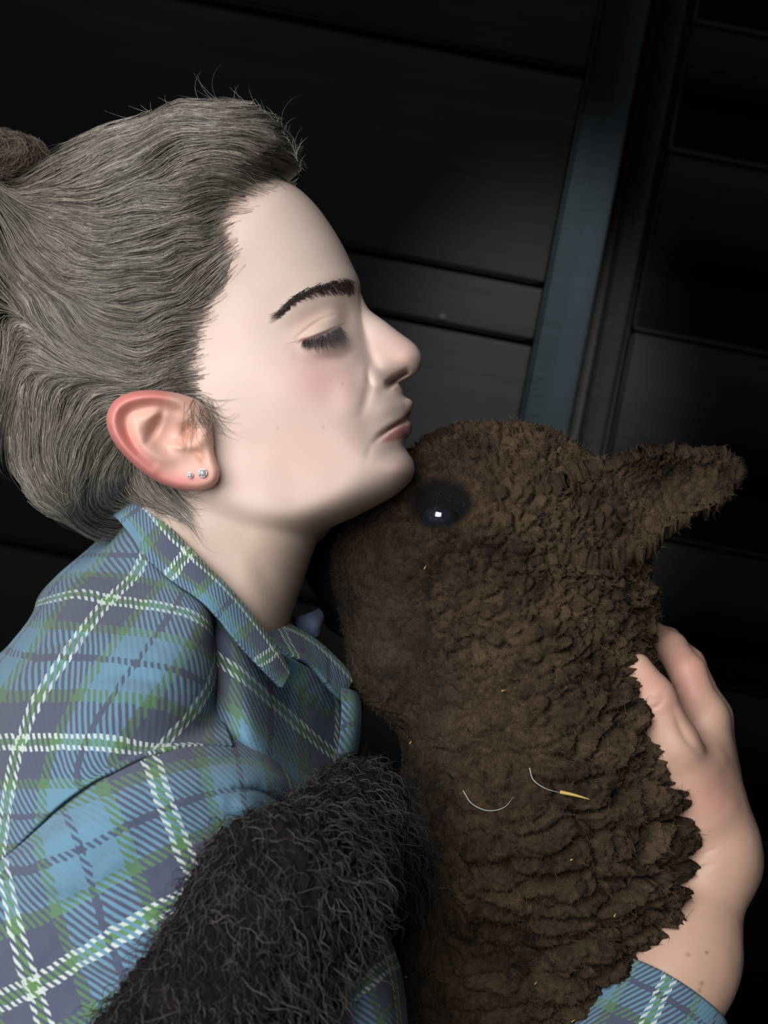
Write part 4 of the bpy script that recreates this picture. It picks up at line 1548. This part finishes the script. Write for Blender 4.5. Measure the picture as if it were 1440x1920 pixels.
# ------------------------------------------------------------------ the flannel shirt
def spline_matrix(xc, x):
    """natural cubic spline interpolation matrix"""
    n = len(xc)
    h = np.diff(xc)
    A = np.zeros((n, n)); Bm = np.zeros((n, n))
    A[0, 0] = A[-1, -1] = 1
    for i in range(1, n - 1):
        A[i, i - 1], A[i, i], A[i, i + 1] = h[i - 1], 2 * (h[i - 1] + h[i]), h[i]
        Bm[i, i - 1], Bm[i, i], Bm[i, i + 1] = 6 / h[i - 1], -6 / h[i - 1] - 6 / h[i], 6 / h[i]
    M2 = np.linalg.solve(A, Bm)
    k = np.clip(np.searchsorted(xc, x, side='right') - 1, 0, n - 2)
    a = (xc[k + 1] - x) / h[k]; b_ = (x - xc[k]) / h[k]
    I = np.eye(n)
    return a[:, None] * I[k] + b_[:, None] * I[k + 1] + ((a ** 3 - a)[:, None] * M2[k] + (b_ ** 3 - b_)[:, None] * M2[k + 1]) * (h[k] ** 2)[:, None] / 6


def patch(grid, nu, nv, fold=None):
    """grid rows x cols x (px, py, distance, U, V) -> verts, quads, uv"""
    g = np.asarray(grid, float)
    r, c = g.shape[:2]
    Mr = spline_matrix(np.arange(r, dtype=float), np.linspace(0, r - 1, nv))
    Mc = spline_matrix(np.arange(c, dtype=float), np.linspace(0, c - 1, nu))
    d = np.einsum('ri,ijk,cj->rck', Mr, g, Mc)
    y = d[..., 2]
    if fold is not None:
        y = y + fold(d[..., 0], d[..., 1])
    v = P(d[..., 0], d[..., 1], y).reshape(-1, 3)
    v[:, 1] += 0.0022 * fbm(v * 26, 2, 3) + 0.0006 * fbm(v * 120, 2, 8)
    rot = np.stack([(v[:, 0] * .5 + v[:, 2] * .87) * 75, v[:, 1] * 20, (-v[:, 0] * .87 + v[:, 2] * .5) * 18], -1)
    v[:, 1] += 0.0016 * vnoise(rot, 6)
    i = (np.arange(nv - 1)[:, None] * nu + np.arange(nu - 1)[None]).ravel()
    return v, np.stack([i, i + nu, i + nu + 1, i + 1], -1), d[..., 3:5].reshape(-1, 2)


def cloth(name, data, parent, thick=0.0022):
    o = mk(name, data[0], data[1], M_PLAID, parent, uv=data[2])
    m = o.modifiers.new('thickness', 'SOLIDIFY')
    m.thickness = thick
    m.offset = 0
    return o


def build_shirt(parent):
    # body of the shirt
    def F(p):
        f = cn(p, (400, 1290, .83), (330, 1700, .88), .055, .115)
        f = smin(f, cn(p, (330, 1700, .88), (420, 2850, .89), .115, .14), .05)
        f = smin(f, cn(p, (480, 1330, .90), (600, 1560, 1.02), .05, .055), .05)
        f = smin(f, cn(p, (600, 1560, 1.02), (760, 2250, 1.02), .055, .045), .03)
        return f + 0.003 * vnoise(p * 30, 4)
    v, q_, n = sdf_mesh(F, (-0.30, 0.70, -0.72), (0.12, 1.12, -0.04), 0.012, 1)
    shirt = mk('shirt', v, q_, M_PLAID, parent, uv=np.stack([(v[:, 0] + 0.6 * v[:, 1]) / 0.078, v[:, 2] / 0.078], -1))
    # shoulder and back panel; last row is the armhole seam
    A = [
        [(185, 1015, .92, -1, -.75), (212, 1000, .86, -.5, -.75), (240, 988, .80, -.2, -.75), (285, 1000, .775, 0, -.75), (355, 1080, .76, .5, -.75), (415, 1130, .765, .8, -.75), (445, 1165, .79, 1.05, -.6), (450, 1190, .82, 1.4, -.5)],
        [(92, 1100, .92, -1, -.35), (130, 1072, .84, -.5, -.35), (200, 1070, .775, -.2, -.35), (258, 1075, .75, 0, -.35), (345, 1105, .738, .5, -.35), (395, 1138, .745, .8, -.35), (415, 1165, .77, 1.05, -.3), (420, 1190, .81, 1.4, -.25)],
        [(68, 1135, .92, -1, 0), (88, 1128, .82, -.5, 0), (150, 1116, .75, -.2, 0), (205, 1128, .728, 0, 0), (325, 1145, .714, .5, 0), (388, 1176, .722, .8, 0), (398, 1200, .75, 1.05, 0), (400, 1225, .79, 1.4, 0)],
        [(15, 1215, .92, -1, .5), (22, 1222, .80, -.5, .5), (70, 1235, .72, -.2, .5), (122, 1235, .692, 0, .5), (255, 1245, .674, .5, .5), (345, 1265, .682, .8, .5), (394, 1292, .71, 1.05, .5), (402, 1310, .75, 1.4, .5)],
        [(-160, 1400, .88, -1, 1), (-90, 1400, .76, -.5, 1), (-12, 1392, .685, -.2, 1), (42, 1393, .658, 0, 1), (162, 1393, .638, .5, 1), (245, 1402, .642, .8, 1), (325, 1390, .66, 1.05, .92), (425, 1372, .70, 1.4, .85)],
        [(-260, 1740, .88, -1, 2.2), (-180, 1700, .76, -.6, 2.1), (-60, 1660, .676, -.25, 1.98), (2, 1618, .645, 0, 1.84), (105, 1515, .627, .35, 1.44), (205, 1448, .629, .66, 1.2), (300, 1406, .644, .95, 1.01), (436, 1400, .683, 1.4, .93)]]
    def fa(x, y):
        return 0.006 * stroke(x, y, [(190, 1186), (130, 1205), (60, 1228), (0, 1240)], 9, .1) - 0.006 * stroke(x, y, [(190, 1205), (110, 1232), (20, 1255)], 18, .1) \
            + 0.003 * stroke(x, y, [(170, 1270), (250, 1275), (330, 1295), (395, 1330)], 14, .1) - 0.002 * stroke(x, y, [(210, 1300), (300, 1315), (400, 1350)], 18, .1)
    cloth('yoke', patch(A, 220, 200, fa), shirt)
    # sleeve, tucked under the armhole seam
    Bg = [
        [(-150, 1690, .71, -1.5, .55), (0, 1606, .664, -1, .40), (110, 1497, .643, -.5, .22), (272, 1398, .652, 0, .10), (430, 1390, .696, .5, .08), (512, 1422, .724, .9, .1), (560, 1465, .775, 1.2, .12)],
        [(-130, 1730, .66, -1.5, .62), (8, 1624, .636, -1, .45), (130, 1540, .618, -.5, .35), (290, 1455, .626, 0, .28), (445, 1430, .664, .5, .28), (528, 1455, .705, .9, .28), (570, 1485, .765, 1.2, .3)],
        [(-110, 1790, .645, -1.5, .8), (20, 1690, .622, -1, .62), (152, 1592, .606, -.5, .5), (310, 1518, .614, 0, .5), (452, 1480, .645, .5, .5), (535, 1490, .692, .9, .5), (572, 1507, .755, 1.2, .5)],
        [(-70, 1920, .63, -1.5, 1.05), (64, 1848, .61, -1, 1), (205, 1762, .60, -.5, 1), (372, 1665, .612, 0, 1), (480, 1595, .65, .5, 1), (560, 1562, .70, .9, 1), (590, 1552, .76, 1.2, 1)],
        [(0, 2090, .62, -1.5, 1.5), (125, 2010, .60, -1, 1.5), (280, 1930, .592, -.5, 1.5), (440, 1820, .61, 0, 1.5), (560, 1740, .65, .5, 1.5), (650, 1680, .69, .9, 1.5), (672, 1660, .76, 1.2, 1.5)],
        [(90, 2250, .61, -1.5, 2), (210, 2170, .595, -1, 2), (370, 2080, .592, -.5, 2), (520, 1970, .61, 0, 2), (640, 1880, .625, .5, 2), (715, 1815, .65, .9, 2), (742, 1800, .73, 1.2, 2)],
        [(190, 2430, .61, -1.5, 2.5), (310, 2350, .595, -1, 2.5), (470, 2260, .592, -.5, 2.5), (610, 2140, .61, 0, 2.5), (700, 2040, .63, .5, 2.5), (738, 1950, .65, .9, 2.5), (762, 1930, .73, 1.2, 2.5)]]
    def fb(x, y):
        return 0.008 * stroke(x, y, [(440, 1478), (480, 1480), (520, 1500), (545, 1525)], 7, .1) - 0.006 * stroke(x, y, [(420, 1505), (470, 1515), (520, 1530)], 14, .1) \
            + 0.004 * stroke(x, y, [(380, 1440), (450, 1425), (530, 1450)], 10, .1) + 0.003 * stroke(x, y, [(20, 1700), (120, 1690), (260, 1640)], 26, .1)
    cloth('sleeve', patch(Bg, 240, 220, fb), shirt)
    # front panel below the collar
    def fuv(x, y, d):
        return (x, y, d, (x - 395) / 270 + 0.1, ((y - 1222) - (x - 395) * 0.85) / 270)
    C = [[(360, 1060, .775), (430, 1135, .750), (505, 1205, .760), (590, 1258, .80), (680, 1300, .88)],
         [(375, 1180, .765), (445, 1240, .736), (518, 1305, .778), (590, 1350, .82), (672, 1375, .87)],
         [(385, 1300, .745), (455, 1340, .706), (520, 1385, .745), (585, 1425, .80), (655, 1440, .86)],
         [(390, 1410, .735), (470, 1440, .708), (540, 1480, .732), (600, 1500, .775), (650, 1520, .86)],
         [(400, 1620, .77), (500, 1640, .75), (570, 1660, .765), (640, 1680, .79), (690, 1700, .87)],
         [(420, 2100, .78), (540, 2100, .76), (620, 2100, .775), (690, 2100, .80), (740, 2100, .88)]]
    cloth('front_panel', patch([[fuv(*p) for p in r] for r in C], 120, 140), shirt)
    # collar: near leaf folded over its stand
    E1 = [(250, 930, .80), (275, 950, .775), (325, 1003, .748), (375, 1055, .737), (425, 1105, .736), (475, 1163, .742), (518, 1222, .750), (542, 1262, .758)]
    E2 = [(205, 965, .81), (232, 985, .775), (285, 1055, .744), (338, 1100, .728), (392, 1140, .724), (437, 1196, .728), (482, 1246, .737), (527, 1290, .748)]
    rows = []
    for w_, off, vv in ((1.0, 0.0, .42), (.75, -.001, .31), (.4, -.003, .16), (.12, -.003, .03), (0, 0.0, -.03), (-.02, .006, -.10), (.2, .012, -.2), (.6, .016, -.4)):
        rows.append([(a[0] + (b2[0] - a[0]) * w_, a[1] + (b2[1] - a[1]) * w_, a[2] + (b2[2] - a[2]) * w_ + off, j * 0.30 + 0.22, vv) for j, (a, b2) in enumerate(zip(E1, E2))])
    collar = cloth('collar', patch(rows, 160, 70), shirt, 0.0026)
    # far leaf and stand
    G1 = [(400, 1085, .775), (450, 1128, .775), (500, 1158, .785), (548, 1178, .80), (605, 1215, .82), (662, 1272, .84)]
    G2 = [(430, 1130, .772), (490, 1185, .768), (540, 1228, .772), (575, 1243, .785), (608, 1278, .80), (640, 1314, .82)]
    rows = []
    for w_, off, vv in ((1.0, 0.0, .32), (.8, -.002, .25), (.5, -.005, .15), (.2, -.005, .05), (0, 0.0, -.02), (.05, .008, -.12), (.4, .014, -.3)):
        rows.append([(a[0] + (b2[0] - a[0]) * w_, a[1] + (b2[1] - a[1]) * w_, a[2] + (b2[2] - a[2]) * w_ + off, j * 0.28 + 0.35, vv) for j, (a, b2) in enumerate(zip(G1, G2))])
    cloth('collar_leaf', patch(rows, 120, 60), shirt, 0.0026)
    # button placket edge beside the sheep
    Pk = [[(640, 1290, .815, .2, .2), (660, 1296, .82, .3, .2), (672, 1305, .835, .4, .2)], [(640, 1350, .81, .2, .45), (662, 1345, .815, .3, .45), (675, 1350, .83, .4, .45)], [(632, 1420, .81, .2, .7), (655, 1410, .815, .3, .7), (668, 1415, .83, .4, .7)]]
    cloth('placket', patch(Pk, 24, 40), shirt)
    # cuff round the forearm
    A0, A1 = P(1243, 1858, .795), P(1120, 2120, .762)
    d = (A1 - A0) / np.linalg.norm(A1 - A0)
    e1 = np.cross(d, [0, 1, 0]); e1 /= np.linalg.norm(e1)
    e2 = np.cross(d, e1)
    nt, nr = 72, 40
    th = np.linspace(0, 2 * np.pi, nt, endpoint=False)
    ts = np.concatenate([[0.06, 0.02], np.linspace(0, 1, nr)])
    rr = np.concatenate([[.0335, .034], np.linspace(.0365, .047, nr)])
    LL = np.linalg.norm(A1 - A0)
    rr_ = rr[:, None] * (1 + 0.035 * np.sin(3 * th + 1)[None] + 0.02 * np.sin(7 * th)[None] * ts[:, None])
    v = A0 + ts[:, None, None] * LL * d + rr_[..., None] * (np.cos(th)[None, :, None] * e1 + np.sin(th)[None, :, None] * e2)
    uv = np.stack([np.tile(th / (2 * np.pi) * 3.3, (len(ts), 1)), np.tile((ts * LL / 0.077)[:, None] + .35, (1, nt))], -1)
    i = (np.arange(len(ts) - 1)[:, None] * nt + np.arange(nt)[None]); j = (np.arange(len(ts) - 1)[:, None] * nt + np.roll(np.arange(nt), -1)[None])
    mk('cuff', v.reshape(-1, 3), np.stack([i, j, j + nt, i + nt], -1).reshape(-1, 4), M_PLAID, shirt, uv=uv.reshape(-1, 2))
    # grey-blue T-shirt edge inside the collar
    Tm = mat_plain('jersey', tuple(lin((92, 100, 122))), 0.9, 0.1)
    tv = patch([[(545, 1160, .83, 0, 0), (575, 1150, .825, 0, 0), (600, 1140, .835, 0, 0)], [(560, 1185, .825, 0, 0), (592, 1172, .82, 0, 0), (609, 1155, .835, 0, 0)], [(570, 1210, .83, 0, 0), (598, 1192, .826, 0, 0), (604, 1175, .84, 0, 0)]], 20, 20)
    to = mk('undershirt', tv[0], tv[1], Tm, shirt)
    m = to.modifiers.new('thickness', 'SOLIDIFY'); m.thickness = 0.0015

# ------------------------------------------------------------------ the person, assembled
person = empty('person', (-0.1, 0.85, -0.6), 'person in a blue plaid flannel shirt hugging the brown sheep', 'person')
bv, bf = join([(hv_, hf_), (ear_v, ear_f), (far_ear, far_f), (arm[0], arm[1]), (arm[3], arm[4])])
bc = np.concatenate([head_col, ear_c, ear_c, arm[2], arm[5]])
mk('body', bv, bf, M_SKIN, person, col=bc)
build_hair(person)
build_brows(person)
build_earrings(person)
build_shirt(person)


# ------------------------------------------------------------------ small things caught in the fleece
def laid(pts, n, lift=0.0022, stiff=False):
    c = smooth_curve(pts, max(2, n // (len(pts) - 1)))
    z = DM_SHEEP(c[:, 0], c[:, 1])
    z = np.where(z > 5, np.median(z), z)
    ker = np.ones(7) / 7
    zs = np.convolve(np.pad(z, 3, mode='edge'), ker, 'valid')
    zm = np.min([np.pad(z, 4, mode='edge')[k:k + len(z)] for k in range(9)], 0)
    zz = np.convolve(np.pad(zm, 3, mode='edge'), ker, 'valid') - lift
    if stiff:                     # a stiff stalk lies straight across the tops of the locks
        zz = np.full_like(zz, zz.min())
    return P(c[:, 0], c[:, 1], zz)


M_STRAW = mat_plain('straw', tuple(lin((214, 178, 96))), 0.5, 0.5)
M_PALE = mat_plain('pale_hair', tuple(lin((190, 186, 178))), 0.4, 0.6)


def filament(name, pts, r, mat, label, cat, group=None, sides=5):
    p = laid(pts, 30, stiff=(cat == 'straw'))
    v, q_, _, _ = tubes(p[None], np.array([r]), sides, True)
    n = len(p)
    caps = [np.array([list(range(sides))[::-1]]), np.array([[(n - 1) * sides + j for j in range(sides)]])]
    base = to_world(p.mean(0))
    o = mk(name, to_world(v) - base, [q_] + caps, mat, world=True)
    o.location = Vector(base)
    return tag(o, label, cat, group)


filament('straw_stalk', [(1050, 1485), (1078, 1491), (1106, 1499)], 0.0010, M_STRAW, 'golden straw stalk stuck in the fleece on the sheep neck', 'straw')
filament('loose_hair', [(993, 1440), (1000, 1462), (1022, 1478), (1052, 1487)], 0.00032, M_PALE, 'pale loose hair in the fleece, ending at the golden straw stalk', 'hair')
filament('loose_hair', [(868, 1482), (885, 1507), (915, 1520), (945, 1514), (963, 1494)], 0.00032, M_PALE, 'pale loose hair lying in a U-shaped curve on the fleece', 'hair')
HAY = 'tiny pale hay fleck in the brown fleece '
for px_, py_, a_, l_, w_ in ((742, 1750, .3, 8, 'beside the black foreleg'), (1153, 1716, 1.2, 7, 'beside the bare wrist'), (770, 1392, 1.0, 7, 'just above the knee of the black foreleg'), (944, 1295, .2, 8, 'behind the cheek of the sheep'), (1075, 1914, .6, 8, 'next to the plaid cuff'), (1005, 1843, .8, 7, 'low on the neck folds'), (1072, 1612, .4, 6, 'under the golden straw stalk'), (797, 1064, 1.1, 8, 'below the sheep eye'), (762, 1832, .1, 7, 'beside the black foreleg')):
    dx_, dy_ = l_ * math.cos(a_), -l_ * math.sin(a_)
    filament('hay_fleck', [(px_ - dx_ / 2, py_ - dy_ / 2), (px_, py_), (px_ + dx_ / 2, py_ + dy_ / 2)], 0.0004, M_STRAW, HAY + w_, 'hay', 'hay flecks in the fleece', 4)
